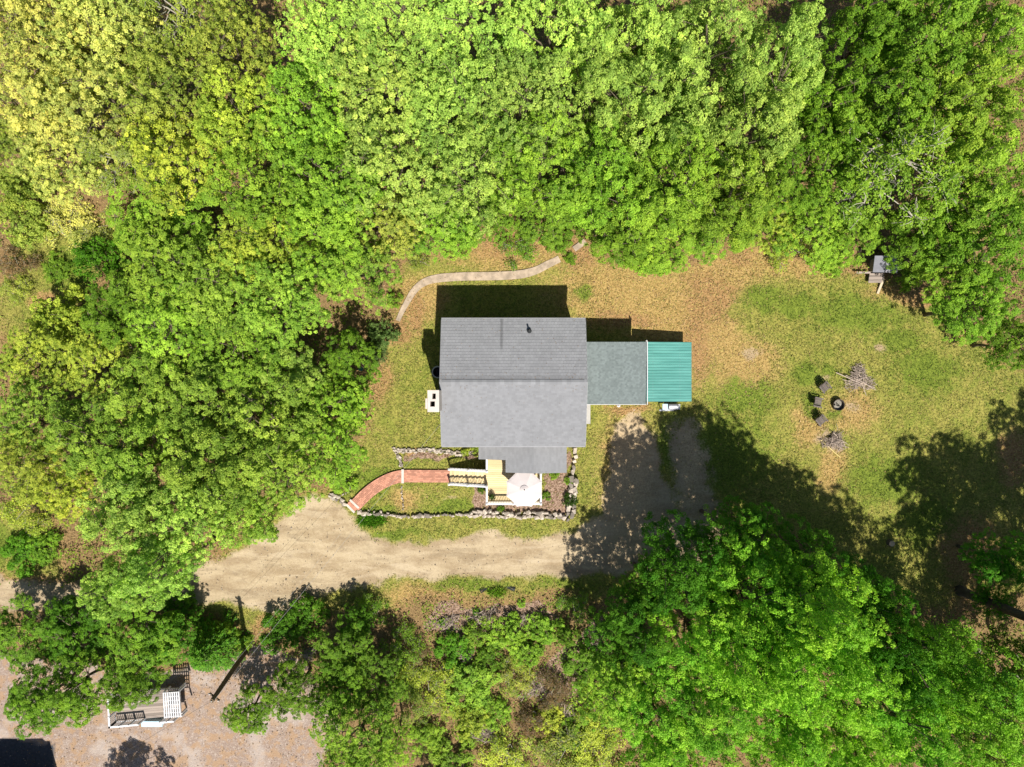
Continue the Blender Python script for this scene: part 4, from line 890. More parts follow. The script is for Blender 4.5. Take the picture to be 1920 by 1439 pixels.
railing((rl0, -5.35), (rl0, s0), dz, dz); railing((rl0, s1), (rl0, rb), dz, dz); railing((rl0, rb), (.08, rb), dz, dz); railing((.08, rb), (rr0, rb), dz, dz); railing((rr0, rb), (rr0, -6.5), dz, dz); railing((rr0, -6.5), (rr0, -4.1), dz, dz)
for x_, y2 in ((rl0, -5.35), (rl0, s0), (rl0, s1), (rl0, rb), (.08, rb), (rr0, rb), (rr0, -6.5)): post(x_, y2, dz, dz+1.0)
ns = 8; st_dx = (sx1-sx0)/ns
for k in range(ns):
    z_ = .15+(dz-.15)*(k+1)/(ns+1)-.0; a = sx0+k*st_dx
    MB().box(a-.03, a+st_dx*.5-.006, s1+.06, s0-.06, z_-.035, z_, R.random()).build('tread', DECKW, D); MB().box(a+st_dx*.5+.006, a+st_dx, s1+.06, s0-.06, z_-.035, z_, R.random()).build('tread', DECKW, D)
    MB().box(a+.0, a+.02, s1+.06, s0-.06, z_-.15, z_-.036).build('riser', WHITE, D)
for yy in (s1+.02, s0-.02):
    q = MB(); q.prism([(sx0-.02, yy-.02), (sx1, yy-.02), (sx1, yy+.02), (sx0-.02, yy+.02)], lambda x, y: -.1 if x < sx0+.1 else dz-.3, lambda x, y: .27 if x < sx0+.1 else dz-.02); q.build('stringer', WHITE, D)
for yy in (s0, s1):
    railing((sx0, yy), (rl0, yy), .15, dz); post(sx0, yy, .0, 1.15); post((sx0+rl0)/2, yy, .5, 1.75)
# umbrella on the deck
uc = P(983, 917.5, 3.75); ur = X(1016.5, 3.5)-X(983, 3.5)
U = thing('patio_umbrella', 'open octagonal cream patio umbrella standing on the deck', 'umbrella', (uc.x, uc.y, dz))
cn_ = MB(); vs = []; fs = []; seg = 32
for i, (rr_, zz) in enumerate(((.16, 3.98), (.5, 3.86), (.9, 3.70), (1.0, 3.62))):
    for k in range(seg):
        q = 2*math.pi*k/seg+math.pi/8; ph = (k % 4)/4*2*math.pi; oc = math.cos(math.pi/8)/math.cos(((k % 4)/4-.5)*math.pi/4*1)
        rad = ur*rr_*(oc*1.08 if i else 1)*(1-(.035 if (i > 1 and k % 4) else 0)); z = zz-(.02*math.sin(math.pi*(k % 4)/4)*rr_ if i else 0)
        if i == 3: z += .03*math.sin(math.pi*(k % 4)/4)
        vs.append((uc.x+rad*math.cos(q), uc.y+rad*math.sin(q), z))
for i in range(3):
    for k in range(seg): fs.append((i*seg+k, (i+1)*seg+k, (i+1)*seg+(k+1) % seg, i*seg+(k+1) % seg))
vs.append((uc.x, uc.y, 4.03)); fs += [(k, (k+1) % seg, 4*seg) for k in range(seg)]
base_n = len(vs); vs += [(v[0], v[1], v[2]-.012) for v in vs[:base_n]]; fs += [tuple(i+base_n for i in reversed(f)) for f in fs[:]]
cn_.add(vs, fs); cn_.build('canopy', CANVAS, U)
vt = MB(); vt.lathe((uc.x, uc.y, 0), [(.001, 4.13), (.12, 4.1), (.3, 4.0)], 16); vt.build('vent_cap', CANVAS, U)
MB().lathe((uc.x+.0, uc.y, 4.12), [(.035, 0), (.045, .03), (.03, .08), (.001, .1)], 10).build('finial', BLACKP, U)
MB().tube([(uc.x, uc.y, dz), (uc.x, uc.y, 4.1)], .025, 10).build('pole', METAL, U)
MB().lathe((uc.x, uc.y, dz), [(.001, .08), (.24, .07), (.28, .03), (.28, .003)], 20).build('base', BLACKP, U)
for k in range(8):
    q = 2*math.pi*k/8+math.pi/8; MB().tube([(uc.x, uc.y, 3.95), (uc.x+ur*1.0*math.cos(q), uc.y+ur*1.0*math.sin(q), 3.58)], .01, 4).build('rib', METAL, U)
# potted plant
pp = P(922, 933, 1.9); PT = thing('potted_plant', 'dark green potted plant in the lower left corner of the deck', 'potted plant', (pp.x, pp.y, dz))
MB().lathe((pp.x, pp.y, dz), [(.001, .002), (.1, .002), (.15, .28), (.17, .28), (.17, .32), (.13, .32), (.13, .25), (.001, .25)], 16).build('pot', TERRA, PT)
rs = np.random.RandomState(5); n = 260; dr = nrmz(rs.normal(size=(n, 3))+np.array([0, 0, .6])); c_ = np.array([0, 0, .42])+dr*rs.uniform(.08, .3, n)[:, None]
me = leaves_mesh('leaves', LEAF, c_, nrmz(dr+rs.normal(0, .4, (n, 3))), nrmz(np.cross(dr, rs.normal(size=(n, 3)))), rs.uniform(.08, .15, n), rs.uniform(.05, .08, n)); tints(me, rs.rand(n), rs.rand(n), 4)
q = bpy.data.objects.new('leaves', me); C.objects.link(q); q.parent = PT; q.color = (.05, .09, .02, 1)
# ---------------------------------------------------------------- brick walk
BW = thing('brick_walkway', 'curving red brick walkway from the deck stairs to the dirt drive', 'walkway', P(755, 893))
cl_px = [(846,893),(800,893),(757,893),(738,896.5),(720,904),(702,915),(686,928),(672,942),(664,950)]
def spline(pts, step):
    pts = [Vector((p[0], p[1])) for p in pts]; out = []
    P2 = [2*pts[0]-pts[1]]+pts+[2*pts[-1]-pts[-2]]
    for i in range(1, len(P2)-2):
        p0, p1, p2, p3 = P2[i-1:i+3]
        for k in range(12):
            t = k/12; out.append(.5*((2*p1)+(-p0+p2)*t+(2*p0-5*p1+4*p2-p3)*t*t+(-p0+3*p1-3*p2+p3)*t**3))
    out.append(pts[-1]); res = [out[0]]; acc = 0
    for a, b in zip(out, out[1:]):
        L = (b-a).length; 
        while acc+L >= step:
            a = a+(b-a)*((step-acc)/L); res.append(a.copy()); L = (b-a).length; acc = 0
        acc += L
    return res
cl = spline([P(*p).xy for p in cl_px], .11)
wd = .93; nl_ = 8; lw = wd/nl_
def off(i, o):
    a = cl[max(i-1, 0)]; b = cl[min(i+1, len(cl)-1)]; d = (b-a).normalized(); return cl[i]+Vector((-d.y, d.x))*o
bk = MB(); basem = MB(); Hw = .14
for ln in range(nl_):
    i = (ln % 2)
    while i < len(cl)-1:
        j = min(i+2, len(cl)-1); o0 = -wd/2+ln*lw+.006; o1 = o0+lw-.012; g_ = .06
        a = off(i, o0).lerp(off(j, o0), g_/2); b = off(i, o0).lerp(off(j, o0), 1-g_/2); c_ = off(i, o1).lerp(off(j, o1), 1-g_/2); d_ = off(i, o1).lerp(off(j, o1), g_/2)
        if abs(i-(len(cl)*.42)) > 0: bk.prism([tuple(a), tuple(b), tuple(c_), tuple(d_)], Hw-.06, Hw+R.uniform(-.004, .004), R.random())
        i = j
bk.build('bricks', BRICK, BW, 'stuff')
for i in range(len(cl)-1): basem.prism([tuple(off(i, -wd/2-.0)), tuple(off(i+1, -wd/2-.0)), tuple(off(i+1, wd/2)), tuple(off(i, wd/2))], -.2, Hw-.02)
basem.build('bed', simple('mortar', (.30, .2, .15), .95, .15, 5), BW)
def slab_between(p, q, w_, z0, z1, name, mat, parent):
    a = P(*p); b = P(*q); m = MB(); m.beam((a.x, a.y, (z0+z1)/2), (b.x, b.y, (z0+z1)/2), w_, z1-z0); return m.build(name, mat, parent)
slab_between((755.5, 880), (755.5, 906), .18, -.1, .17, 'step_edge', CREAM, BW)
slab_between((657, 937), (673.5, 952.5), .16, -.1, .165, 'step_edge', CREAM, BW); slab_between((649.5, 945.5), (665, 961), .16, -.1, .08, 'step_edge', CREAM, BW)
m = MB(); m.prism([tuple(P(655,940).xy), tuple(P(651,946).xy), tuple(P(665,959.5).xy), tuple(P(671,954).xy)], -.1, .06); m.build('landing', BRICK, BW)
# ---------------------------------------------------------------- stones
STM = []
for s in range(8):
    bm = bmesh.new(); rs_ = random.Random(100+s)
    for k in range(15):
        v = Vector((rs_.gauss(0, 1), rs_.gauss(0, 1), rs_.gauss(0, 1))).normalized(); v = Vector([max(-.78, min(.78, c*1.15)) for c in v]); bm.verts.new(v*.5*rs_.uniform(.9, 1.15))
    r_ = bmesh.ops.convex_hull(bm, input=bm.verts); bmesh.ops.delete(bm, geom=[g for g in r_['geom_interior'] if isinstance(g, bmesh.types.BMVert)], context='VERTS')
    me = bpy.data.meshes.new('stone'); bm.to_mesh(me); bm.free(); me.materials.append(STONE)
    a = me.attributes.new('tint', 'FLOAT', 'POINT'); a.data.foreach_set('value', [rs_.random()]*len(me.vertices)); STM.append(me)
def stone(parent, x, y, z, sx, sy, sz, rz):
    o = bpy.data.objects.new('stone', R.choice(STM)); C.objects.link(o); o.parent = parent; b = ROOT[parent.name]
    o.location = (x-b[0], y-b[1], z-b[2]); o.scale = (sx, sy, sz); o.rotation_euler = (R.uniform(-.2, .2), R.uniform(-.2, .2), rz)
def stones(parent, pts, size, step, h, rows=1, width=.0, zb=.0):
    line = spline([P(*p).xy for p in pts], step)
    for i, p in enumerate(line):
        d = (line[min(i+1, len(line)-1)]-line[max(i-1, 0)]).normalized(); n = Vector((-d.y, d.x)); ang = math.atan2(d.y, d.x)
        for r_ in range(rows):
            o = (r_-(rows-1)/2)*width; s = size*R.uniform(.7, 1.45); q = p+n*(o+R.uniform(-.06, .06))+d*R.uniform(-.06, .06)
            stone(parent, q.x, q.y, zb+h*.3, s*1.15, s*R.uniform(.6, .95), h*R.uniform(.8, 1.3), ang+R.uniform(-.35, .35))
SW = thing('stone_wall', 'low fieldstone retaining wall around the front garden below the deck', 'stone wall', P(870, 968))
stones(SW, [(676,960),(700,964),(735,967),(752,968),(800,967),(850,966),(880,965)], .34, .28, .4)
stones(SW, [(884,964),(905,963),(935,964),(972,966),(1000,965),(1030,967),(1052,967)], .38, .33, .5, 2, .28)
stones(SW, [(1062,972),(1070,962),(1072,936),(1074,920),(1075,895)], .44, .38, .6, 2, .32)
stones(SW, [(1075,885),(1077,862),(1079,840)], .44, .4, .45)
stones(SW, [(690,957),(700,959),(730,962)], .2, .5, .25)
SB = thing('stone_border', 'line of small pale stones edging the lawn above the brick walk', 'stone border', P(815, 846))
stones(SB, [(737,843),(760,846),(800,844),(830,847),(860,850),(890,850)], .2, .15, .2, 2, .16)
SB2 = thing('stone_border', 'short line of small stones from the pale border down to the brick walk', 'stone border', P(749, 862))
stones(SB2, [(744,850),(750,862),(752,875)], .2, .17, .2, 2, .14)
SB3 = thing('stone_border', 'thin line of small white stones running down from the brick walk to the wall', 'stone border', P(755, 935))
stones(SB3, [(753,912),(754,925),(756,940),(757,957)], .13, .19, .15)
SB4 = thing('stone_border', 'loose pinkish stones at the drive left of the brick walk steps', 'stone border', P(635, 938))
stones(SB4, [(620,928),(630,934),(640,940),(647,947)], .34, .3, .3, 2, .2)
stones(SB4, [(648,900),(655,908),(656,918),(648,926),(638,930)], .12, .12, .12)
# ---------------------------------------------------------------- curved back path
def ribbon(name, pts, w0, z0, z1, mat):
    ln = spline([P(*p).xy for p in pts], .35); m = MB()
    def o_(i, s):
        a = ln[max(i-1, 0)]; b = ln[min(i+1, len(ln)-1)]; d = (b-a).normalized(); f = i/len(ln); return ln[i]+Vector((-d.y, d.x))*s*w0(f)/2
    n = len(ln); vs = []
    for i in range(n):
        for s, z in ((-1, z0), (-1, z1), (1, z1), (1, z0)): q_ = o_(i, s); vs.append((q_.x, q_.y, z))
    fs = []
    for i in range(n-1):
        for k in range(4): fs.append((i*4+k, (i+1)*4+k, (i+1)*4+(k+1) % 4, i*4+(k+1) % 4))
    fs += [(0, 1, 2, 3), tuple((n-1)*4+k for k in (3, 2, 1, 0))]
    m.add(vs, fs); o = m.build(name, mat); 
    return o
o = ribbon('footpath', [(746,602),(754,584),(764,566),(777,545),(797,529),(825,522),(870,519),(930,518),(975,515),(1004,508),(1026,497),(1049,486)], lambda f: .32+.3*min(1, f*3)-.26*max(0, f-.75)*2, -.2, .055, PATHM); o['kind'] = 'structure'
o = ribbon('footpath', [(1076,468),(1086,461),(1099,451)], lambda f: .42, -.2, .09, PATHM); o['kind'] = 'structure'
# ---------------------------------------------------------------- chairs and fire ring
CHR = bpy.data.objects.new('garden_chair', None); C.objects.link(CHR); ROOT[CHR.name] = (0, 0, 0)
for k in range(5): MB().beam((-.27+k*.135, -.28, .40), (-.27+k*.135, .24, .33), .122, .02, R.random()).build('seat_slat', CHAIRM, CHR)
for k in range(5):
    x_ = -.27+k*.135; hh = .95-abs(k-2)**2*.035; MB().beam((x_*.85, .22, .3), (x_, .50, hh), .12, .02, R.random(), up=(0, -1, .4)).build('back_slat', CHAIRM, CHR)
for s in (-1, 1):
    MB().beam((s*.37, -.36, .57), (s*.37, .36, .55), .12, .025).build('armrest', CHAIRM, CHR)
    MB().beam((s*.35, -.3, 0), (s*.35, -.3, .56), .08, .04).build('leg', CHAIRM, CHR); MB().beam((s*.33, .42, 0), (s*.33, .2, .56), .07, .04).build('leg', CHAIRM, CHR)
MB().box(-.34, .34, -.31, -.28, .28, .4).build('apron', CHAIRM, CHR); MB().beam((-.36, .36, .52), (.36, .36, .52), .04, .05).build('crossbar', CHAIRM, CHR)
chairs = [(1547.5, 727, 37, 'dark slatted garden chair furthest up-left of the fire ring, beside the larger brush pile'), (1534.5, 755, 78, 'dark slatted garden chair directly left of the fire ring'), (1540.5, 789, 38, 'dark slatted garden chair below the fire ring, beside the smaller brush pile')]
for i, (px, py, a, lb) in enumerate(chairs):
    c_ = CHR if i == 0 else dup(CHR); p = P(px, py, .45); c_.location = (p.x, p.y, -.03); c_.rotation_euler = (0, 0, math.radians(a)); c_.scale = (.86, .86, .95); tag(c_, lb, 'chair', 'garden chairs around the fire ring')
fp = P(1571.5, 759.5, .2); FR = thing('fire_ring', 'round rusty steel fire ring on the lawn in front of the chairs', 'fire pit', (fp.x, fp.y, 0))
MB().lathe((fp.x, fp.y, -.05), [(.39, 0), (.39, .4), (.43, .43), (.43, .41), (.405, .38), (.405, 0)], 28).build('ring', STEEL, FR)
a_ = MB(); a_.lathe((fp.x, fp.y, -.02), [(.385, .05), (.25, .08), (.1, .12), (.001, .13)], 20); a_.build('ash', ASH, FR)
for k in range(4): MB().tube([(fp.x+R.uniform(-.25, .25), fp.y+R.uniform(-.25, .25), .1), (fp.x+R.uniform(-.25, .25), fp.y+R.uniform(-.25, .25), .16)], .035, 7).build('log', DARK, FR)
# ---------------------------------------------------------------- brush piles
def brush(px, py, rx_, ry_, n, label, seed, longs, ang0, grp='brush piles on the lawn'):
    p = P(px, py); o = thing('brush_pile', label, 'brush pile', (p.x, p.y, 0), grp); Q = random.Random(seed); m = MB()
    for k in range(n):
        a = Q.random()*6.283; q = math.sqrt(Q.random())*(.75+.35*math.sin(3*a+seed)); cx, cy = p.x+rx_*q*math.cos(a), p.y+ry_*q*math.sin(a); z = Q.uniform(.02, .45)*(1-q*.75)+.03
        th_ = ang0+Q.gauss(0, .8); L = Q.uniform(.2, .9); r_ = Q.choice((.008, .012, .018, .026)); d = Vector((math.cos(th_), math.sin(th_), Q.uniform(-.3, .3)))*L/2
        c_ = Vector((cx, cy, z)); m.tube([c_-d, c_+Vector((Q.uniform(-.05, .05), Q.uniform(-.05, .05), .02)), c_+d], [r_, r_, r_*.5], 4, Q.random(), cap=False)
    m.build('twigs', STICK, o, 'stuff')
    for (x0, y0, x1, y1, r_) in longs:
        a = P(x0, y0); b = P(x1, y1); mid = (a+b)/2+Vector((Q.uniform(-.1, .1), Q.uniform(-.1, .1), 0)); MB().tube([a+Vector((0, 0, .15)), mid+Vector((0, 0, .42)), b+Vector((0, 0, .2))], [r_, r_*.9, r_*.5], 6, .85).build('branch', STICK, o)
brush(1610, 712, 1.15, 1.05, 260, 'larger pile of grey sticks and branches up-right of the fire ring', 3, [(1566,699,1638,727,.035),(1584,704,1640,732,.03),(1600,708,1622,742,.03),(1590,716,1632,706,.025),(1618,735,1616,712,.02),(1578,712,1625,722,.022),(1605,690,1600,735,.02)], -.4)
brush(1563, 828, .9, .75, 190, 'smaller pile of fine twigs below the garden chairs', 4, [(1540,816,1548,806,.02),(1566,795,1567,807,.02),(1555,820,1590,835,.018)], .5)
a = P(1538, 825); b = P(1575, 848+10); tag(MB().tube([(a.x, a.y, .05), (b.x, b.y, .05)], .03, 6, .9).build('bamboo_pole', simple('bamboo', (.62, .50, .20), .6, .1, 4)), 'long yellow pole lying at the edge of the smaller brush pile', 'pole')
for (px, py, rx_, ry_, n, lab, sd_) in ((840,1168,1.1,.7,110,'grey dead brush left of the weeds below the road',11),(905,1155,1.3,.7,130,'grey dead brush in the middle below the road',12),(975,1160,1.2,.6,110,'grey dead brush above the bramble patch',13),(872,1225,.5,.9,120,'narrow heap of pale dead branches beside the dark bramble',14),(1115,1225,1.0,2.2,200,'long strip of brown dead brush left of the lower right wood',15),(1000,1290,1.4,1.1,160,'dark brown dead brush in the middle of the scrub',16),(905,1375,1.6,.8,260,'pale dead brush low in the scrub',17),(580,1225,.5,.4,90,'small heap of pale sticks below the shaded bushes',18),(1065,1330,1.2,1.0,130,'brown dead brush near the bottom right of the scrub',19)):
    brush(px, py, rx_, ry_, n, lab, sd_, [], .3, 'heaps of dead brush in the scrub')
# ---------------------------------------------------------------- utility pole and wires
pb = P(463, 1218); pt = P(397, 1315, 7.7)
UP = thing('utility_pole', 'dark wooden utility pole leaning over the pink gravel beside the evergreen', 'utility pole', (pb.x, pb.y, 0))
MB().tube([(pb.x, pb.y, -.2), tuple(pb.lerp(pt, .5)), tuple(pt)], [.19, .165, .135], 12).build('pole', POLE, UP)
MB().beam(pt+Vector((-.35, .3, -.5)), pt+Vector((.3, -.2, -.5)), .09, .1).build('crossarm', POLE, UP)
MB().tube([pt+Vector((-.55, .15, -.75)), pt+Vector((-.05, .05, -.65))], .04, 6).build('bracket', METAL, UP)
for k, o_ in enumerate(((-.3, .26, -.45), (.25, -.17, -.45), (0, 0, 0))): q_ = pt+Vector(o_); MB().lathe(tuple(q_), [(.03, 0), (.055, .04), (.04, .1), (.001, .12)], 8).build('insulator', CREAM, UP)
WIREM = simple('wire', (.30, .29, .27), .6, .1, 3); WIRED = simple('dark_wire', (.06, .05, .045), .6, .1, 3)
def wire(a, b, sag, r_, mat, label):
    a = Vector(a); b = Vector(b); m = MB(); n = 16
    m.tube([a.lerp(b, k/n)-Vector((0, 0, sag*4*(k/n)*(1-k/n))) for k in range(n+1)], r_, 5); tag(m.build('overhead_wire', mat), label, 'wire', 'overhead wires at the utility pole')
wire(pt+Vector((.1, 0, -.2)), (-4.75, -2.6, 4.9), .5, .0075, WIREM, 'thicker pale overhead wire running from the pole up to the house')
wire(pt+Vector((-.35, .3, -.6)), P(640, 1000, 5.6), .3, .005, WIREM, 'thinner pale overhead wire left of the thicker one to the house')
wire(pt+Vector((-.1, -.1, -.2)), P(60, 1520, 6.0), .6, .009, WIRED, 'dark overhead wire from the pole over the gravel to the bottom left')
wire(pt+Vector((-.5, .1, -.7)), P(235, 1290, 3.5), .3, .007, WIRED, 'dark overhead wire from the pole towards the railed deck')
# ---------------------------------------------------------------- railed deck, bottom left
RD = thing('railed_deck', 'weathered brown deck with white railings and a white slatted pergola in the gravel yard', 'deck', P(275, 1325))
fz = 1.1
A, B, Cc_, Dd = P(219, 1352.5, fz), P(337, 1341.5, fz), P(334, 1293, fz), P(216, 1296, fz)
nbd = 12
for k in range(nbd):
    a0 = A.lerp(Dd, k/nbd); a1 = A.lerp(Dd, (k+.94)/nbd); b0 = B.lerp(Cc_, k/nbd); b1 = B.lerp(Cc_, (k+.94)/nbd)
    MB().prism([tuple(a0.xy), tuple(b0.xy), tuple(b1.xy), tuple(a1.xy)], fz-.04, fz, R.random()).build('board', GREYW, RD)
ux = (B-A).normalized(); uy = (Dd-A).normalized()
f_ = MB()
for a, b in ((A, B), (B, Cc_), (Cc_, Dd), (Dd, A)): f_.beam(a.lerp(b, .01)-Vector((0, 0, .16)), a.lerp(b, .99)-Vector((0, 0, .16)), .05, .22)
for c_ in (A, B, Cc_, Dd): f_.box(c_.x-.05, c_.x+.05, c_.y-.05, c_.y+.05, -.1, fz-.28)
f_.build('frame', WHITE, RD)
def rail2(a, b, bays, skip=()):
    r_ = MB(); r_.beam(a+Vector((0, 0, .95)), b+Vector((0, 0, .95)), .13, .05); r_.beam(a+Vector((0, 0, .14)), b+Vector((0, 0, .14)), .05, .06); o = r_.build('railing', WHITE, RD)
    n = int((b-a).length/.13)
    for k in range(1, n): q = a.lerp(b, k/n); MB().box(q.x-.018, q.x+.018, q.y-.018, q.y+.018, fz+.14, fz+.92).build('baluster', WHITE, o)
    for k in range(bays+1): q = a.lerp(b, k/bays); MB().box(q.x-.05, q.x+.05, q.y-.05, q.y+.05, fz, fz+1.02).build('post', WHITE, RD)
rail2(A, A.lerp(B, .45), 3); rail2(A.lerp(B, .78), B, 2); rail2(A, Dd, 3)
# pergola
pz = 2.15; E, F, G_, Hh = P(309, 1347, pz), P(338.5, 1345, pz), P(335, 1297, pz), P(306.5, 1299, pz)
for k in range(8): a = E.lerp(F, k/7.0); b = Hh.lerp(G_, k/7.0); MB().beam(a, b, .085, .05).build('slat', WHITE, RD)
for k in range(7): a = E.lerp(Hh, .03+k*.157); b = F.lerp(G_, .03+k*.157); MB().beam(a-Vector((0, 0, .075)), b-Vector((0, 0, .075)), .05, .09).build('rafter', WHITE, RD)
for c_ in (E, F, G_, Hh): MB().box(c_.x-.05, c_.x+.05, c_.y-.05, c_.y+.05, fz, pz-.13).build('post', WHITE, RD)
p = P(286, 1357, .5); m = MB()
for i, (w_, z0, z1) in enumerate(((.72, -.05, .3), (.5, .301, .55))): m.box(p.x-w_, p.x+w_, p.y-.16+i*.06, p.y+.16+i*.04, z0, z1)
m.box(p.x-.78, p.x+.78, p.y-.2, p.y+.2, .551, .6); tag(m.build('storage_box', BLUEP), 'pale blue box standing against the front of the railed deck', 'storage box')
# neighbour's building below the frame (its shade falls on the road corner)
NB = thing('neighbour_garage', 'building at the bottom left corner that shades the asphalt', 'garage', P(-60, 1560))
a, b = P(-260, 1650), P(108, 1447); MB().box(a.x, b.x, a.y, b.y, -.2, 4.0).build('wall', SIDING, NB)
m = MB(); m.prism([(a.x-.3, a.y-.3), (b.x+.1, a.y-.3), (b.x+.1, b.y-.5), (b.x-.5, b.y+.1), (a.x-.3, b.y+.1)], 4.01, 4.2); m.build('roof', SH_WING, NB)
# ---------------------------------------------------------------- hut by the back woods
HT = thing('garden_hut', 'small grey-roofed hut half hidden under the trees at the back of the lawn', 'hut', P(1658, 505))
def quadprism(pts, z0, z1, name, mat, parent, t=.5): 
    m = MB(); m.prism([tuple(P(x_, y_, (z0+z1)/2).xy) for x_, y_ in pts], z0, z1, t); return m.build(name, mat, parent)
quadprism([(1636,511),(1658.5,511),(1660,480),(1640,480)], 1.72, 1.8, 'roof_panel', GREYROOF, HT, .3)
quadprism([(1659.5,511),(1682,512.5),(1682,480),(1661,480)], 1.70, 1.78, 'roof_panel', simple('pale_roof_felt', (.27, .26, .29), .8, .12, 3), HT, .8)
quadprism([(1640,508),(1679,509),(1679,484),(1642,484)], -.1, 1.69, 'wall', GREYW, HT)
PF = thing('wooden_platform', 'weathered wooden platform in front of the grey-roofed hut', 'platform', P(1641, 520))
for k in range(5): y0 = 513+k*3.6; quadprism([(1630-k*.6,y0+3.2),(1655-k*.5,y0+3.2),(1655.6-k*.5,y0),(1630.6-k*.6,y0)], .3, .36, 'board', GREYW, PF, R.random())
m = MB()
for x_ in (1630, 1653): q_ = P(x_, 521); m.box(q_.x-.04, q_.x+.04, q_.y-.3, q_.y+.3, -.1, .295)
m.build('leg', GREYW, PF)
a, b = P(1606, 511.5, .4), P(1632, 511.5, .4); tag(MB().beam(a, b, .14, .05, .9).build('plank', GREYW), 'grey plank at the left foot of the hut', 'plank', 'planks by the hut')
a, b = P(1656, 525, .28), P(1645.5, 551, .02); tag(MB().beam(a, b, .17, .04, 1.0).build('plank', simple('pale_plank', (.45, .37, .26), .8, .1, 3)), 'pale plank leaning from the platform down onto the lawn', 'plank', 'planks by the hut')
# ---------------------------------------------------------------- small things
g0 = P(1258.5, 763.5, .9); GR = thing('gas_grill', 'white and silver gas grill beside the front of the teal shed', 'grill', (g0.x, g0.y, 0))
MB().box(g0.x-.22, g0.x+.5, g0.y-.2, g0.y+.2, .1, .8).build('cabinet', METAL, GR)
m = MB(); N_ = 8
vs = []
for x_ in (g0.x-.17, g0.x+.45):
    for k in range(N_+1): q = math.pi*k/N_; vs.append((x_, g0.y+.02-.22*math.cos(q), .86+.2*math.sin(q)))
fs = [(k, k+1, N_+2+k, N_+1+k) for k in range(N_)]+[tuple(range(N_, -1, -1)), tuple(range(N_+1, 2*N_+2))]
m.add(vs, fs); m.build('lid', METAL, GR)
MB().box(g0.x-.62, g0.x-.24, g0.y-.2, g0.y+.22, .8, .84).build('side_shelf', BLUEP, GR); MB().box(g0.x+.51, g0.x+.68, g0.y-.18, g0.y+.2, .8, .84).build('side_shelf', WHITE, GR)
MB().tube([(g0.x-.1, g0.y-.27, .95), (g0.x+.38, g0.y-.27, .95)], .018, 6).build('handle', BLACKP, GR); MB().box(g0.x-.7, g0.x+.4, g0.y-.33, g0.y-.22, .02, .08).build('base_shelf', METAL, GR)
for x_ in (g0.x-.65, g0.x-.18, g0.x+.44): MB().box(x_, x_+.05, g0.y-.17, g0.y-.12, -.05, .8).build('leg', METAL, GR)
q_ = P(1161, 761, .3); wp = thing('garden_statue', 'small white garden ornament at the front wall of the wing', 'garden ornament', (q_.x, q_.y, 0))
MB().lathe((q_.x, q_.y, -.05), [(.1, 0), (.14, .05), (.07, .12), (.11, .28), (.05, .36), (.001, .37)], 10).build('body', WHITE, wp); MB().lathe((q_.x, q_.y, .32), [(.001, 0), (.06, .04), (.06, .1), (.001, .15)], 10).build('head', WHITE, wp)
q_ = P(1101, 778); tag(MB().box(4.68, q_.x+.22, Y(795), Y(759), -.1, .16).build('doorstep', CONC), 'grey concrete doorstep in the corner of house and wing', 'doorstep')
q_ = P(821, 698, .7); m = MB(); TB = thing('round_tub', 'round black tub with a grey rim against the chimney wall', 'tub', (q_.x, q_.y, 0))
m.lathe((q_.x, q_.y, -.05), [(.36, 0), (.40, .7), (.40, .72), (.36, .72), (.33, .1), (.001, .1)], 24); m.build('body', BLACKP, TB); MB().lathe((q_.x, q_.y, .68), [(.37, 0), (.37, .04), (.46, .04), (.46, 0), (.41, -.01)], 24).build('rim', CONC, TB)
q_ = P(676, 692, .2); TC = thing('watering_can', 'teal watering can lying under the juniper at the lawn edge', 'watering can', (q_.x, q_.y, 0)); TL = simple('teal_plastic', (.03, .22, .19), .4, .15, 3)
MB().lathe((q_.x, q_.y, -.03), [(.001, 0), (.15, 0), (.16, .3), (.13, .32), (.12, .28), (.001, .28)], 14).build('body', TL, TC); MB().tube([(q_.x+.14, q_.y, .08), (q_.x+.4, q_.y+.1, .38)], [.03, .02], 7).build('spout', TL, TC)
MB().tube([(q_.x-.14, q_.y, .08), (q_.x-.3, q_.y-.05, .25), (q_.x-.1, q_.y, .36)], .015, 6).build('handle', TL, TC)
a, b = P(899, 1110), P(967, 1107); CP = thing('culvert_pipe', 'black drain pipe half buried in the grass verge, open at both ends', 'pipe', (a+b)/2)
m = MB(); n = 26
for k in range(n):
    f0 = k/n; c_ = a.lerp(b, f0); c2 = a.lerp(b, (k+.55)/n); c3 = a.lerp(b, (k+1)/n); bow = lambda f: Vector((0, .28*4*f*(1-f), -.22-.35*4*f*(1-f)*.5))
    m.tube([c_+bow(f0), c2+bow((k+.55)/n), c3+bow((k+1)/n)], [.27, .24, .27], 14, cap=False)
m.build('pipe', BLACKP, CP)
st = P(1673, 1020, .3); SP = thing('tree_stump', 'small pale sawn stump on the shaded lawn right of the big wood', 'stump', (st.x, st.y, 0))
MB().tube([(st.x, st.y, -.1), (st.x, st.y, .28)], [.28, .22], 12).build('trunk', BARK, SP); MB().lathe((st.x, st.y, .281), [(.21, 0), (.08, .004), (.001, .004)], 12).build('cut_face', simple('cut_wood', (.5, .36, .25), .8, .15, 8), SP)
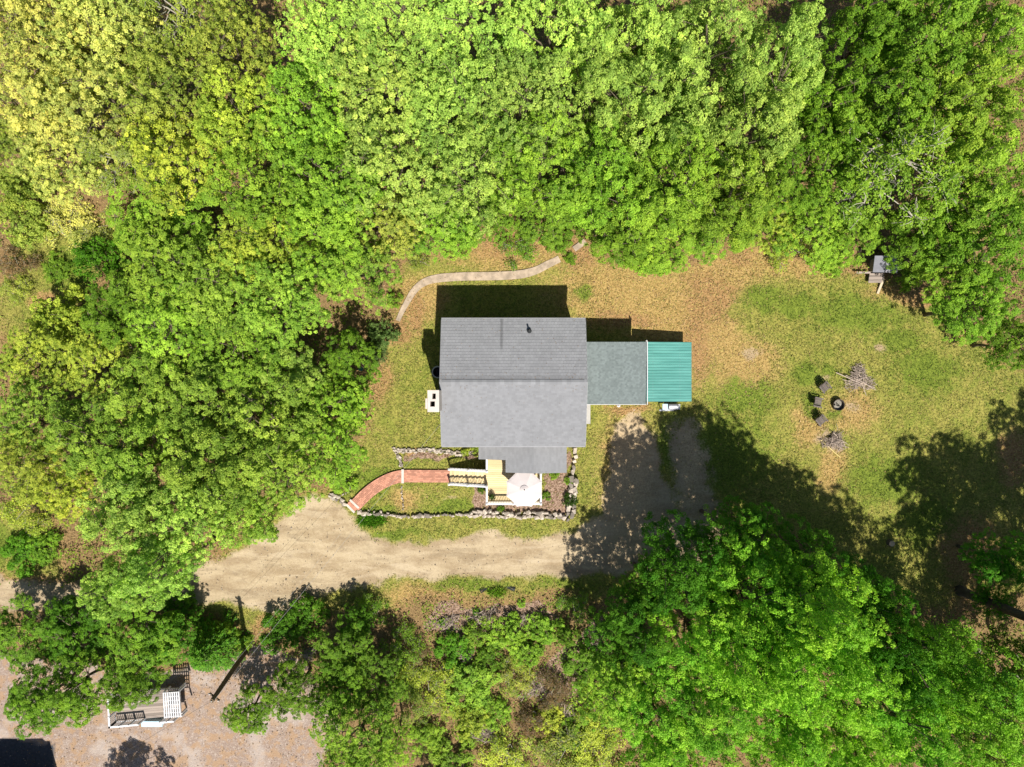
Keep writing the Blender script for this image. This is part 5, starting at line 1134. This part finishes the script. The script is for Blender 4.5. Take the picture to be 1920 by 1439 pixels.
# tall leaning pine trunk at the right edge
tb = P(1800, 1108); tt = P(1800, 1108) + Vector((.3, -.2, 0)); LP = thing('pine_tree', 'tall bare-trunked tree at the right edge whose trunk points out of the picture', 'tree', (tb.x, tb.y, 0), 'trees of the woods around the clearing')
m = MB(); m.tube([(tb.x, tb.y, -.2), (tb.x+.1, tb.y, 1), (tb.x+.4, tb.y+.2, 9), (tb.x+.9, tb.y+.2, 17)], [.42, .34, .28, .14], 12); m.build('trunk', simple('dark_bark', (.09, .075, .055), .95, .4, 2.5, stretch=(1, 1, .25)), LP, smooth=True)
o = bpy.data.objects.new('crown', KIND['clump'][1][2]); C.objects.link(o); o.parent = LP; o.location = (.9, .2, 5.2); o.scale = (1.15, 1.15, 1.1); o.color = (*PAL['deep'], 1)
o = bpy.data.objects.new('branches', KIND['clump'][1][3]); C.objects.link(o); o.parent = LP; o.location = (.9, .2, 5.2); o.scale = (1.15, 1.15, 1.1)
# lily clump by the wall
def spiky(px, py, rx_, ry_, n, label, col, hgt=.45, seed=0):
    p = P(px, py); rs = np.random.RandomState(seed); th = rs.rand(n)*6.283; q = np.sqrt(rs.rand(n)); x_ = rx_*q*np.cos(th); y_ = ry_*q*np.sin(th)
    d = nrmz(np.stack([rs.normal(0, .7, n), rs.normal(0, .7, n), rs.uniform(.4, 1, n)], 1)); L = rs.uniform(.5, 1, n)*hgt
    c = np.stack([x_, y_, np.zeros(n)], 1)+d*L[:, None]*.5; sd_ = nrmz(np.cross(d, rs.normal(size=(n, 3)))); nn = np.cross(sd_, d)
    nn = np.where(nn[:, 2:3] < 0, -nn, nn)
    me = leaves_mesh('leaves', LEAF, c, nn, d, L, rs.uniform(.03, .06, n)); tints(me, rs.rand(n), rs.rand(n), 4)
    o = bpy.data.objects.new('lily_clump', me); C.objects.link(o); o.location = (p.x, p.y, 0); o.color = (*PAL[col], 1); return tag(o, label, 'plant', 'clumps of strappy leaves')
spiky(697, 977, 1.05, .42, 900, 'bright green clump of strappy leaves below the left end of the stone wall', 'deep', .55, 1)
spiky(932, 1111, .7, .3, 420, 'green grassy tuft covering the half buried black pipe', 'green', .4, 2)
